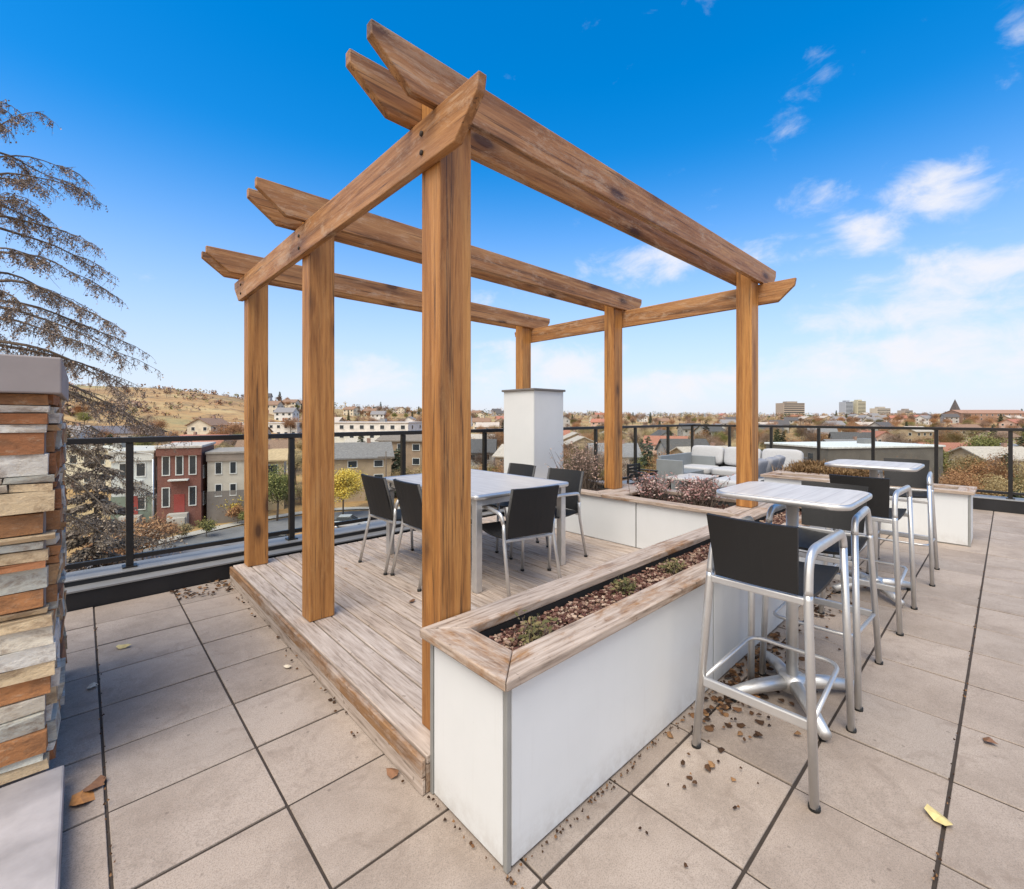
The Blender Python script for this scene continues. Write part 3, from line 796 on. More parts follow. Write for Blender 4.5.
# ------------------------------------------------------------------ plants in the planters
def twig_shrub(name, label, cat, loc, w, d, h, n, mat, seed, group=None, spread=.5, leaf=.012):
    r = random.Random(seed); t = thing(name, label, cat, loc, 0, group)
    st = MB(); lf = MB()
    for k in range(n):
        bx, by = r.gauss(0, w*.16), r.gauss(0, d*.16)
        a = r.uniform(0, 6.283); lean = abs(r.gauss(0, spread))
        hh = h*r.uniform(.55, 1.0)
        tip = Vector((bx + math.cos(a)*lean*w*.55, by + math.sin(a)*lean*d*.55, hh))
        mid = Vector((bx, by, 0)).lerp(tip, .5) + Vector((r.gauss(0,.012), r.gauss(0,.012), .03*h))
        st.tube([(bx, by, 0), mid, tip], [.0035,.0028,.0015], 3, smooth=False)
        for q in range(7):
            tt = r.uniform(.3, 1.05); p = Vector((bx,by,0)).lerp(mid, tt*2) if tt < .5 else mid.lerp(tip, (tt-.5)*2)
            e = Vector((r.gauss(0,1), r.gauss(0,1), r.gauss(.4,1))).normalized(); f = e.orthogonal().normalized()
            s = leaf*r.uniform(.6, 1.6); p = p + Vector((r.gauss(0,.012), r.gauss(0,.012), r.gauss(0,.012)))
            lf.quad(p, p+e*s+f*s*.5, p+e*s*2.2, p+e*s-f*s*.5)
    st.build('stems', M['bark'], t, recalc=False); lf.build('foliage', mat, t, recalc=False)
    return t
twig_shrub('dry_shrub', 'pinkish dried shrub in the back planter just right of the middle post', 'shrub', (4.6, 2.68, .58), .46, .40, .30, 130, M['shrub_red'], 1, 'pink dried shrubs in the back planter')
twig_shrub('dry_shrub', 'bushier pinkish dried shrub in the back planter nearer the right post', 'shrub', (4.62, 2.17, .58), .58, .5, .31, 170, M['shrub_red'], 2, 'pink dried shrubs in the back planter')
twig_shrub('dry_shrub', 'tall sparse tan shrub in the back planter beside the white column', 'shrub', (4.62, 3.68, .58), .6, .6, .58, 190, M['shrub_tan'], 3)
for k, (x, y, s) in enumerate(((1.33, 1.31, 1.0), (2.05, 1.36, .8), (2.5, 1.33, .9), (3.3, 1.35, .8))):
    twig_shrub('sedum_plant', ('small green seedling at the near corner of the front planter bed', 'small green seedling halfway along the front planter bed', 'small green seedling further along the front planter bed', 'small green seedling behind the nearest bar stool in the planter bed')[k],
               'plant', (x, y, .588), .13*s, .11*s, .085*s, 36, M['seedling'], 30+k, 'seedlings in the front planter', .6, .010)
def grass_tuft(loc, w, h, n, seed, label):
    r = random.Random(seed); mb = MB()
    for k in range(n):
        b = Vector((r.gauss(0, w*.3), r.gauss(0, w*.3), 0)); a = r.uniform(0, 6.28); l = abs(r.gauss(0, .6))
        tip = b + Vector((math.cos(a)*l*w*.6, math.sin(a)*l*w*.6, h*r.uniform(.5, 1))); mid = b.lerp(tip, .55) + Vector((0,0,h*.12))
        sd = Vector((-math.sin(a), math.cos(a), 0))*.006
        mb.add([b-sd, b+sd, mid+sd, mid-sd, tip], [(0,1,2,3), (3,2,4)])
    o = mb.build('grass_tuft', M['grass_brown'], recalc=False); o.location = loc
    return tag(o, label, 'grass', 'dry grass tufts in the deep planter')
r_ = random.Random(9)
gi = 0
for ix in range(5):
    for iy in range(4):
        grass_tuft((8.36 + ix*.36 + r_.uniform(-.06,.06), 1.45 + iy*.29 + r_.uniform(-.06,.06), .57), .40, r_.uniform(.11, .20), 420, 100+gi, 'dry brown grass tuft growing in the deep white planter by the sofa'); gi += 1

# ------------------------------------------------------------------ fallen leaves
def leaf_mesh(mb, m, s, r):
    pts = []
    n = 7
    for k in range(n):
        a = k/n*2*PI; rad = s*r.uniform(.55,1.1)
        pts.append(m @ Vector((math.cos(a)*rad*1.25, math.sin(a)*rad*.95, .2*s*math.sin(a*2+1)+.004)))
    c = m @ Vector((0,0,.012)); o = [c] + pts
    mb.add(o, [(0, 1+k, 1+(k+1) % n) for k in range(n)])
def leaf_thing(x, y, s, mat, label, z=.004, seed=0):
    r = random.Random(seed); mb = MB(); leaf_mesh(mb, Matrix.Rotation(r.uniform(0,6), 4, 'Z') @ Matrix.Rotation(.15, 4, 'X'), s, r)
    o = mb.build('fallen_leaf', M[mat], recalc=False); o.location = (x, y, z+.006)
    tag(o, label, 'leaf', 'fallen leaves on the paving')
def scatter_leaves(name, cx, cy, sx, sy, n, seed, z=.004, size=(.008,.022), rect=None):
    r = random.Random(seed); mb = MB()
    for k in range(n):
        if rect: x, y = r.uniform(rect[0], rect[1]), r.uniform(rect[2], rect[3])
        else: x, y = r.gauss(cx, sx), r.gauss(cy, sy)
        if 1.0 < x < 7.6 and y > 1.11: y = 1.10 - abs(r.gauss(0,.03))
        m = Matrix.Translation((x, y, z + r.uniform(0,.012))) @ Matrix.Rotation(r.uniform(0,6.3), 4, 'Z') @ Matrix.Rotation(r.gauss(0,.35), 4, 'X')
        leaf_mesh(mb, m, r.uniform(*size), r)
    o = mb.build(name, M['litter'], recalc=False); o['kind'] = 'stuff'; tag(o, 'dark dead leaf litter gathered on the paving', 'leaf litter')

# ------------------------------------------------------------------ valley: ground
PROF = [(-60, 24, 380), (-46, 23, 400), (-38, 21, 420), (-31, 18, 440), (-24, 11, 520), (-14, 7, 620), (-5, 5.5, 680), (8, 4, 760), (20, 2.5, 850), (32, 1.0, 900), (48, .6, 900), (60, .6, 900)]
def ground_z(x, y):
    p = Vector((x, y)); r = p.length
    az = math.degrees(math.atan2(x*RT.x + y*RT.y, x*FW.x + y*FW.y))
    if abs(az) > 60: az = max(-60, min(60, az))
    for (a0, h0, r0), (a1, h1, r1) in zip(PROF, PROF[1:]):
        if a0 <= az <= a1:
            k = (az-a0)/(a1-a0); H = h0+(h1-h0)*k; RR = r0+(r1-r0)*k; break
    t = max(0, min(1, (r-120)/(RR-120))); t2 = t*t*(3-2*t)*.6 + t*.4
    z = -12 + (H+12)*t2
    if r > RR: z = H - min(40, (r-RR)*.02)
    if r > 140:
        z += mnoise.noise(Vector((x*.012, y*.012, 0)))*3.0*min(1, (r-140)/150)*(.4 if az > 0 else 1)
    return z
def build_ground():
    m = NT('valley_ground'); v = m.obj()
    n = m.noise(v, .02, 9, .7); n2 = m.noise(v, .11, 9, .78)
    c = m.ramp(n, [(.36, (.26,.15,.06)), (.5, (.40,.24,.095)), (.64, (.46,.34,.16))])
    c = m.mix(m.ramp(n2, [(.50, (0,0,0)), (.60, (.85,)*3)]), c, (.13,.085,.045))
    n3 = m.noise(v, .012, 5, .6)
    c = m.mix(m.ramp(n3, [(.5, (0,0,0)), (.62, (.6,)*3)]), c, (.27,.25,.11))
    m.set(c, .95)
    mb = MB(); rings = [14, 30, 45, 60, 80, 100, 125, 150, 175, 200, 230, 260, 290, 320, 350, 380, 410, 440, 480, 530, 600, 680, 760, 850, 950, 1200, 2000, 4000, 7000]
    na = 240; vs = []
    for rr in rings:
        for k in range(na):
            a = k/na*2*PI; x, y = rr*math.cos(a), rr*math.sin(a); vs.append((x, y, ground_z(x, y) - (0 if rr < 1200 else 0)))
    fs = []
    for i in range(len(rings)-1):
        for k in range(na):
            k2 = (k+1) % na; fs.append((i*na+k, i*na+k2, (i+1)*na+k2, (i+1)*na+k))
    fs.append(tuple(range(na))[::-1])
    mb.add(vs, fs, 0, True)
    tag(mb.build('ground', m.mat, recalc=False), kind='structure')
build_ground()

def sheet_on_ground(name, pts, mat, lift):
    mb = MB(); mb.add([(p.x, p.y, ground_z(p.x, p.y)+lift) for p in pts], [tuple(range(len(pts)))])
    return tag(mb.build(name, mat), kind='structure')
def strip(name, centre, w, mat, lift, sub=6):
    pts = fillet([(c.x, c.y, 0) for c in centre], 15, 6)
    fine = []
    for a, b in zip(pts, pts[1:]):
        for k in range(sub): fine.append(a.lerp(b, k/sub))
    fine.append(pts[-1]); vs = []; fs = []
    for i, p in enumerate(fine):
        t = (fine[min(i+1, len(fine)-1)] - fine[max(i-1, 0)]); t.z = 0; t.normalize(); nrm = Vector((-t.y, t.x, 0))
        for s in (-1, 1):
            q = p + nrm*(w/2*s); vs.append((q.x, q.y, ground_z(q.x, q.y)+lift))
    for i in range(len(fine)-1): fs.append((2*i, 2*i+1, 2*i+3, 2*i+2))
    mb = MB(); mb.add(vs, fs); return tag(mb.build(name, mat), kind='structure')
strip('road', [W(60, 36), W(170, 45), W(240, 53), W(330, 62), W(430, 62), W(560, 66)], 9, M['asphalt'], .05)
strip('pavement', [W(60, 41.8), W(170, 50.6), W(240, 58.8), W(330, 68), W(430, 68), W(560, 72)], 1.8, M['pavement'], .14)
sheet_on_ground('parking_lot', [W(345, 50), W(425, 50), W(440, 60), W(350, 60)], M['asphalt'], .06)
strip('road', [W(700, 110), W(850, 105), W(1000, 98), W(1150, 90)], 10, M['asphalt'], .05)

# ------------------------------------------------------------------ valley: buildings
def gable_roof(w, l, h, rise, over=.5, th=.22):
    """roof ridge along x"""
    mb = MB(); hw = w/2 + over; hl = l/2 + over; e = -over*rise/(l/2)
    for s in (-1, 1):
        a = [(-hw, s*hl, h+e), (hw, s*hl, h+e), (hw, 0, h+rise), (-hw, 0, h+rise)]
        lo = a; hi = [(x, y, z+th) for x, y, z in a]
        mb.add(lo+hi, [(0,1,2,3), (4,5,6,7), (0,1,5,4), (1,2,6,5), (2,3,7,6), (3,0,4,7)])
    return mb
def add_window(t, x, y, z, w, h, axis, mat_frame=None):
    """window on a wall; axis is the outward direction"""
    f = MB(); p = MB(); d = .06
    fr = .1
    def B(mb, u0, u1, v0, v1, d0, d1):
        if axis == '-y': mb.box(x+u0, x+u1, y-d1, y-d0, z+v0, z+v1)
        elif axis == '+y': mb.box(x+u0, x+u1, y+d0, y+d1, z+v0, z+v1)
        elif axis == '+x': mb.box(x+d0, x+d1, y+u0, y+u1, z+v0, z+v1)
        else: mb.box(x-d1, x-d0, y+u0, y+u1, z+v0, z+v1)
    B(f, -w/2-fr, w/2+fr, h/2, h/2+fr, .0, d); B(f, -w/2-fr, w/2+fr, -h/2-fr, -h/2, .0, d+.05)
    B(f, -w/2-fr, -w/2, -h/2, h/2, .0, d); B(f, w/2, w/2+fr, -h/2, h/2, .0, d)
    B(p, -w/2, w/2, -h/2, h/2, .002, .02)
    fo = f.build('window', mat_frame or M['frame_white'], t, recalc=False)
    p.build('pane', M['window'], fo, recalc=False)
SID = {}
def siding(c):
    if c not in SID: SID[c] = mat_siding('siding_%d' % len(SID), c)
    return SID[c]
RF = {}
def roofm(c):
    if c not in RF: RF[c] = simple('roof_shingle_%d' % len(RF), c, .9, 0, .25, 3)
    return RF[c]
def house(label, w, l, h, rise, wallm, roofc, floors=2, group=None, wf=None, cat='house', flat=False, name='house', nwin=3, chimney=True, door=True):
    t = thing(name, label, cat, group=group)
    b = MB(); b.box(-w/2, w/2, -l/2, l/2, -3.0, h); b.build('wall', wallm, t)
    if flat:
        r = MB(); r.box(-w/2-.25, w/2+.25, -l/2-.25, l/2+.25, h+.002, h+.35); ro = r.build('roof', roofm(roofc), t, .05)
        r = MB(); r.box(w*.1, w*.1+1.8, -.8, .8, h+.352, h+1.3); r.build('roof_unit', M['coping'], ro)
    else:
        for s in (-1, 1):
            g = MB(); x = s*w/2
            g.add([(x-s*.15, -l/2, h), (x-s*.15, l/2, h), (x-s*.15, 0, h+rise), (x, -l/2, h), (x, l/2, h), (x, 0, h+rise)], [(0,1,2), (3,4,5), (0,1,4,3), (1,2,5,4), (2,0,3,5)])
            g.build('gable', wallm, t)
        ro = gable_roof(w, l, h, rise).build('roof', roofm(roofc), t)
        if chimney:
            c = MB(); c.box(w*.2, w*.2+.6, -.3, .3, h+rise*.5, h+rise+.9); c.build('chimney', siding((.33,.2,.15)), ro)
    fh = h/floors
    for k in range(floors):
        for i in range(nwin):
            x = -w/2 + (i+.5)*w/nwin
            if door and k == 0 and i == nwin//2: continue
            for ax, y in (('-y', -l/2), ('+y', l/2)): add_window(t, x, y, k*fh+fh*.55, min(1.3, w/nwin*.45), fh*.42, ax, wf)
        for ax, x in (('-x', -w/2), ('+x', w/2)):
            for y in (-l*.25, l*.25): add_window(t, x, y, k*fh+fh*.55, 1.1, fh*.42, ax, wf)
    if door:
        d = MB(); d.box(-.5, .5, -l/2-.06, -l/2-.002, 0, 2.1); d.build('door', siding((.25,.12,.09)), t)
    return t
FACE = math.atan2(FW.y, FW.x) - PI/2      # turns a house front (-y) towards the terrace
used = []
def place(t, u, d, rz=0.0, dz=0.0, z=None, rad=8):
    p = W(u, d); t.location = (p.x, p.y, (ground_z(p.x, p.y) if z is None else z) + dz); t.rotation_euler = (0,0,FACE + rz)
    used.append((p.x, p.y, rad)); return t

brickm = mat_brick('red_brick', (.225,.082,.06), (.17,.06,.045), (.33,.20,.16))
ROW = .42
def townhouse(label, w, l, h, wallm, roofc, topm, win, u, d, rz=0, stoop=True, base=None, z=-10.4):
    t = thing('townhouse', label, 'house', group=None)
    b = MB(); b.box(-w/2, w/2, -l/2, l/2, -3, h); b.build('wall', wallm, t)
    if base:
        bb = MB(); bb.box(-w/2-.05, w/2+.05, -l/2-.06, -l/2+.3, -3, 2.5); bb.build('base_wall', base, t)
    r = MB(); r.box(-w/2-.2, w/2+.2, -l/2-.35, l/2+.2, h+.002, h+.3); ro = r.build('roof', roofm(roofc), t, .04)
    c = MB(); c.box(-w/2-.1, w/2+.1, -l/2-.22, -l/2-.002, h-.9, h-.02); c.build('cornice', topm, t)
    for (x, z2, ww, hh) in win: add_window(t, x, -l/2 - (.065 if base and z2 < 2.5 else 0), z2, ww, hh, '-y')
    for y in (-l*.3, 0, l*.3): 
        for z2 in (1.6, 5.0): add_window(t, w/2, y, z2, .9, 1.5, '+x')
    if stoop:
        d_ = MB(); d_.box(-.55, .55, -l/2-.13, -l/2-.068, .3, 2.5); d_.build('door', siding((.30,.05,.04)), t)
        s = MB(); s.box(-1.0, 1.0, -l/2-1.3, -l/2-.14, -3, .28); s.box(-.9, .9, -l/2-1.9, -l/2-1.302, -3, -.1); s.build('front_steps', M['pavement'], t)
        a = MB(); a.box(-1.0, 1.0, -l/2-.9, -l/2-.002, 4.2, 4.35); a.build('balcony', M['frame_white'], t)
    return place(t, u, d, rz, z=z, rad=7)
t1 = townhouse('red brick townhouse with tall narrow windows and flat roof across the street', 4.4, 9, 8.1, brickm, (.52,.46,.42), brickm,
          [(-1.35,6.0,.62,2.2), (0,6.0,.62,2.2), (1.35,6.0,.62,2.2), (-1.35,2.2,.62,2.2), (1.35,2.2,.62,2.2)], 188, 60.5, ROW, base=brickm)
rowdir = Vector((math.cos(FACE+ROW), math.sin(FACE+ROW), 0)); fdir = Vector((math.sin(FACE+ROW), -math.cos(FACE+ROW), 0))
t2 = townhouse('white sided townhouse left of the red brick one', 4.0, 9, 7.6, siding((.62,.64,.62)), (.55,.52,.48), M['frame_white'],
          [(-.8,5.6,.8,1.5), (.8,5.6,.8,1.5), (.8,1.6,.8,1.4)], 153, 57.5, ROW, base=siding((.20,.24,.19)))
t2.location = t1.location - rowdir*4.75 - fdir*.6
t3 = townhouse('pale beige townhouse with small windows right of the red brick one', 4.2, 9, 7.2, siding((.56,.50,.42)), (.30,.26,.23), siding((.30,.24,.2)),
          [(-.9,5.4,.6,1.4), (.7,5.4,.6,1.4), (-.9,2.6,.6,1.4), (.7,2.6,.6,1.4)], 215, 58.5, ROW, stoop=False, base=siding((.22,.19,.17)))
t3.location = t1.location + rowdir*4.85 - fdir*.8
t = house('tan stucco house with broad tan roof beyond the beige townhouse', 9, 9, 5.8, 1.2, siding((.62,.46,.27)), (.50,.36,.20), 2); place(t, 252, 70, .42, z=-10.6)
t = house('long cream building with flat roof behind the townhouses', 26, 12, 7, 0, siding((.66,.60,.47)), (.60,.55,.45), 2, flat=True, name='commercial_building', cat='building', nwin=9); place(t, 105, 92, -.1, rad=15)
t = house('long dark roofed building at foot of the golden hill', 34, 14, 7.0, 2.0, siding((.45,.40,.36)), (.12,.115,.13), 2, name='commercial_building', cat='building', nwin=10, chimney=False); place(t, 95, 150, .1, z=-10.6, rad=18)
t = house('long white building with rows of small windows below the hill', 44, 12, 9, 0, siding((.68,.66,.61)), (.55,.52,.48), 3, flat=True, name='apartment_block', cat='building', nwin=14); place(t, 252, 205, .05, z=-10.3, rad=24)
t = house('white apartment block seen between the two left posts', 30, 14, 11, 0, siding((.70,.66,.60)), (.50,.46,.42), 4, flat=True, name='apartment_block', cat='building', nwin=9); place(t, 372, 150, -.15, z=-11.4, rad=18)
t = house('grey roofed house behind the bright yellow tree', 12, 9, 4.6, 2.0, siding((.42,.31,.2)), (.20,.185,.175), 2); place(t, 352, 78, .35, z=-9.6, rad=9)
t = house('brown brick apartment house behind the parking lot', 15, 10, 8.0, 1.4, siding((.36,.25,.17)), (.22,.18,.15), 3, name='apartment_block', cat='building', nwin=5); place(t, 425, 92, -.15, z=-11.0, rad=11)
t = house('grey flat roofed workshop below the right railing', 26, 16, 5, 0, siding((.40,.38,.37)), (.24,.24,.26), 1, flat=True, name='workshop', cat='building', nwin=6); place(t, 975, 128, .1, rad=18)
t = house('white flat roofed building below the far railing corner', 24, 14, 8.2, 0, siding((.16,.14,.12)), (.66,.66,.64), 2, wf=M['column_cap'], flat=True, name='commercial_building', cat='building', nwin=0, door=False); place(t, 850, 86, .2, rad=16)
t = house('long red brick school hall beside the church spire', 60, 18, 7, 3, siding((.36,.22,.16)), (.33,.19,.13), 2, name='school_building', cat='building', nwin=12, chimney=False); place(t, 985, 420, .0, z=-2.2, rad=34)
# church
def church():
    t = thing('church', 'stone church tower with pointed dark spire on the right skyline', 'church')
    b = MB(); b.box(-3, 3, -3, 3, -14, 8); b.build('tower', siding((.42,.30,.24)), t)
    s = MB(); s.add([(-3.4,-3.4,8), (3.4,-3.4,8), (3.4,3.4,8), (-3.4,3.4,8), (0,0,21)], [(0,1,4), (1,2,4), (2,3,4), (3,0,4), (3,2,1,0)]); s.build('spire', roofm((.10,.085,.08)), t)
    b = MB(); b.box(-5, 5, 3.1, 30, -14, 3); b.build('nave', siding((.40,.20,.14)), t)
    for x in (-1.6, 1.6): add_window(t, x, -3.0, 4.5, .9, 3.0, '-y')
    return t
place(church(), 955, 540, .2, z=1.5, rad=20)
# far towers
def tower(label, w, l, h, wallc, u, d, bands=10, vertical=False):
    t = thing('tower_block', label, 'building')
    b = MB(); b.box(-w/2, w/2, -l/2, l/2, -15, h); b.build('wall', siding(wallc), t)
    for k in range(bands):
        z = h*(k+.5)/bands; bb = MB(); bb.box(-w/2+1, w/2-1, -l/2-.15, -l/2-.002, z-h/bands*.22, z+h/bands*.22); bb.build('window_band', M['window'], t)
    r = MB(); r.box(-w/4, w/4, -l/4, l/4, h+.002, h+4); r.build('roof_unit', siding(tuple(x*.8 for x in wallc)), t)
    return place(t, u, d, .1, z=0, rad=30)
tower('wide tan office block alone on the far skyline', 55, 30, 36, (.40,.33,.27), 790, 1150, 7)
tower('pale blue grey high rise, left one of the close pair on the skyline', 22, 22, 42, (.42,.45,.50), 846, 1250, 12)
tower('taller cream high rise, right one of the close skyline pair', 24, 24, 44, (.60,.55,.40), 858, 1250, 12)
tower('low cream apartment block right of the skyline high rises', 38, 22, 24, (.56,.50,.42), 880, 1200, 6)
tower('small grey brown block on skyline beside the cream blocks', 22, 20, 18, (.40,.34,.3), 905, 1150, 5)

# ------------------------------------------------------------------ trees
def leafy_tree(seed, h, cr, n, leaf, bare=.0):
    """trunk + limbs, leaf clumps spread through the crown volume"""
    r = random.Random(seed); tr = MB(); cr_ = MB(); tips = []
    th = h*.32
    tr.tube([(0,0,-1.0), (r.gauss(0,.1), r.gauss(0,.1), th), (r.gauss(0,.3), r.gauss(0,.3), h*.72)], [h*.022, h*.016, h*.005], 7)
    for k in range(11):
        z0 = h*r.uniform(.28, .65); a = k*2.4 + r.uniform(-.4,.4); L = cr*r.uniform(.6, 1.0)*(1.1-.5*(z0/h))
        e = Vector((math.cos(a)*L, math.sin(a)*L, z0 + L*r.uniform(.45, 1.0)))
        mid = Vector((0,0,z0)).lerp(e, .5) + Vector((0,0,L*.08))
        tr.tube([(0,0,z0), mid, e], [h*.009, h*.006, h*.002], 5); tips += [e, mid]
        for q in range(3):
            e2 = mid.lerp(e, r.uniform(.1,.9)) + Vector((r.gauss(0,.35), r.gauss(0,.35), r.uniform(0,.5)))*cr*.5
            tr.tube([mid, e2], [h*.004, h*.0015], 4); tips.append(e2)
    tips.append(Vector((0,0,h*.92)))
    for k in range(n):
        c = tips[r.randrange(len(tips))]
        p = c + Vector((r.gauss(0,1), r.gauss(0,1), r.gauss(0,.8)))*cr*.21
        e = Vector((r.gauss(0,1), r.gauss(0,1), r.gauss(0,1))).normalized(); f = e.orthogonal().normalized(); s = leaf*r.uniform(.5,1.4)
        if bare and r.random() < bare:      # fine twig instead of a leaf
            e = (e + Vector((0,0,.7))).normalized(); L = s*4.5; f = f*(s*.13)
            cr_.quad(p-f, p+f, p+e*L+f*.4, p+e*L-f*.4)
        else: cr_.quad(p-e*s, p-f*s*.7, p+e*s, p+f*s*.7)
    return tr, cr_
def conifer(seed, h, cr, n, leaf):
    r = random.Random(seed); tr = MB(); c_ = MB()
    tr.tube([(0,0,-1), (0,0,h*.5), (0,0,h)], [h*.018, h*.011, .02], 7)
    nb = 46
    for k in range(nb):
        z0 = h*(.08 + .9*(k/nb)); a = k*2.4; L = cr*(1-(z0/h))**.8*r.uniform(.75,1.15) + .15
        d = Vector((math.cos(a), math.sin(a), 0)); e = d*L + Vector((0,0,z0 - L*.28))
        tr.tube([(0,0,z0), (d*L*.5)+Vector((0,0,z0-L*.05)), e], [h*.004, h*.003, h*.001], 3)
        m = max(6, int(n/nb*(L/cr)*2.0))
        for q in range(m):
            t = r.uniform(.12, 1.0)**.8; p = Vector((0,0,z0)).lerp(e, t) + Vector((r.gauss(0,.07*L+.05), r.gauss(0,.07*L+.05), r.gauss(-.02*h/10,.05*L)))
            v = (d*r.uniform(.3,1) + Vector((r.gauss(0,.5), r.gauss(0,.5), r.uniform(-.9,.1)))).normalized(); f = v.orthogonal().normalized(); s = leaf*r.uniform(.6,1.4)
            c_.quad(p, p+v*s*.6+f*s*.35, p+v*s*1.6, p+v*s*.6-f*s*.35)
    return tr, c_
M['fol_bare'] = mat_island('bare_twigs', [(0, (.13,.085,.06)), (.5, (.25,.17,.125)), (1, (.40,.30,.23))], extra=((.20,.11,.07), .6))
M['fol_rust'] = mat_island('rust_leaves', [(0, (.17,.07,.03)), (.5, (.34,.16,.07)), (1, (.50,.29,.14))], extra=((.33,.20,.12), .7))
M['fol_tan'] = mat_island('tan_leaves', [(0, (.20,.14,.065)), (.5, (.36,.26,.13)), (1, (.50,.39,.22))], extra=((.24,.20,.10), .6))
M['fol_yellow'] = mat_island('yellow_leaves', [(0, (.34,.22,.025)), (.5, (.60,.41,.06)), (1, (.78,.62,.16))])
M['fol_green'] = mat_island('spruce_needles', [(0, (.022,.034,.018)), (.5, (.055,.075,.038)), (1, (.11,.125,.07))], extra=((.07,.07,.045), .5))
M['fol_olive'] = mat_island('olive_leaves', [(0, (.06,.075,.02)), (.5, (.16,.17,.05)), (1, (.30,.27,.10))], extra=((.22,.18,.06), .6))
M['fol_larch'] = mat_island('larch_needles', [(0, (.13,.095,.072)), (.4, (.27,.20,.15)), (.8, (.43,.32,.235)), (1, (.55,.45,.36))])
M['fol_greybrown'] = mat_island('grey_brown_needles', [(0, (.075,.055,.042)), (.5, (.175,.135,.105)), (1, (.31,.25,.205))])
def tree_proto(name, parts, bark, fol, label, group):
    t = thing(name, label, 'tree', group=group)
    parts[0].build('trunk', M[bark], t, recalc=False); parts[1].build('crown', M[fol], t, recalc=False)
    return t
protos = {
 'bare': [tree_proto('bare_tree', leafy_tree(40+i, 9+i, 3.4, 5200, .115, .85), 'bark', 'fol_bare', 'grey brown leafless tree standing among the valley houses', 'leafless trees in the valley') for i in range(3)],
 'rust': [tree_proto('rusty_tree', leafy_tree(50+i, 8+i, 3.2, 5200, .12, .35), 'bark', 'fol_rust', 'rust coloured autumn tree standing among the valley houses', 'rusty autumn trees in the valley') for i in range(2)],
 'tan': [tree_proto('deciduous_tree', leafy_tree(60+i, 8+i, 3.3, 5200, .12, .4), 'bark', 'fol_tan', 'tan autumn tree standing among the valley houses', 'tan autumn trees in the valley') for i in range(2)],
 'spruce': [tree_proto('spruce_tree', conifer(70+i, 11+2*i, 2.4, 2600, .34), 'bark_dark', 'fol_green', 'dark green spruce standing among the valley houses', 'spruces in the valley') for i in range(2)],
 'olive': [tree_proto('bushy_tree', leafy_tree(80+i, 7, 3.0, 5200, .12, .15), 'bark', 'fol_olive', 'olive green bushy tree standing among the valley houses', 'olive green trees in the valley') for i in range(2)],
}
first = {}
def put_tree(kind, x, y, s, z=None):
    pr = protos[kind][rnd.randrange(len(protos[kind]))]
    o = pr if pr.name not in first else copy_tree(pr)
    first[pr.name] = 1
    o.location = (x, y, ground_z(x, y) if z is None else z); o.rotation_euler = (0,0,rnd.uniform(0,6.28)); o.scale = (s, s, s*rnd.uniform(.9,1.15))
    return o

# scattered houses
variants = [
 ('cream house with brown gabled roof far across the valley', (.62,.55,.43), (.24,.15,.10), 11, 8, 5.4, 2.2),
 ('white house with grey gabled roof far across the valley', (.68,.67,.64), (.22,.21,.21), 10, 8, 5.2, 2.4),
 ('pinkish house with red brown gabled roof far across the valley', (.55,.38,.31), (.36,.15,.10), 12, 8, 5.0, 2.2),
 ('tan house with pale gabled roof far across the valley', (.48,.36,.24), (.46,.40,.34), 11, 9, 5.5, 2.0),
 ('grey house with dark gabled roof far across the valley', (.40,.39,.38), (.09,.085,.085), 10, 8, 5.5, 2.6),
]
hp = [house(lab, w, l, h, ri, siding(c), rc, 2, 'houses across the valley') for lab, c, rc, w, l, h, ri in variants]
hused = set()
tries = 0; nh = 0
while nh < 115 and tries < 6000:
    tries += 1
    u = rnd.uniform(-20, 1060); d = 85 + (rnd.random()**1.15)*(520 if u > 300 else 300)
    if u < 330 and d < 110: continue
    if u < 260 and d > 190: continue          # the golden hill stays open
    if 330 < u < 460 and d < 120: continue
    p = W(u, d)
    if any((p.x-a)**2 + (p.y-b)**2 < (rr+8)**2 for a, b, rr in used): continue
    k = rnd.randrange(len(hp)); o = hp[k] if k not in hused else copy_tree(hp[k]); hused.add(k)
    place(o, u, d, rnd.choice((0, PI/2, .3, -.4, PI)), rad=7); nh += 1
for k in range(len(hp)):
    if k not in hused: place(hp[k], 600+k*30, 300, 0)

# scattered trees
nt = 0; tries = 0
cnt = {}
while nt < 860 and tries < 60000:
    tries += 1
    u = rnd.uniform(-30, 1070); d = 62 + (rnd.random()**1.7)*520
    left = u < 270
    if left and d > 170 and rnd.random() < .93: continue
    if u < 470 and d < 74: continue
    if u < 300 and d < 82: continue
    p = W(u, d)
    if any((p.x-a)**2 + (p.y-b)**2 < (rr*.75+1.2)**2 for a, b, rr in used): continue
    k = rnd.random()
    if left and d > 170: kind = 'bare' if k < .75 else 'rust'
    else: kind = 'bare' if k < .33 else 'rust' if k < .62 else 'tan' if k < .80 else 'spruce' if k < .89 else 'olive'
    cnt[kind] = cnt.get(kind, 0) + 1
    if cnt[kind] > 290: kind = 'rust' if cnt.get('rust', 0) < 280 else 'tan'; cnt[kind] = cnt.get(kind, 0) + 1
    s = rnd.uniform(.55, 1.0) if d > 120 else rnd.uniform(.5, .85)
    if left and d > 170: s *= .45
    put_tree(kind, p.x, p.y, s); used.append((p.x, p.y, 2.2)); nt += 1

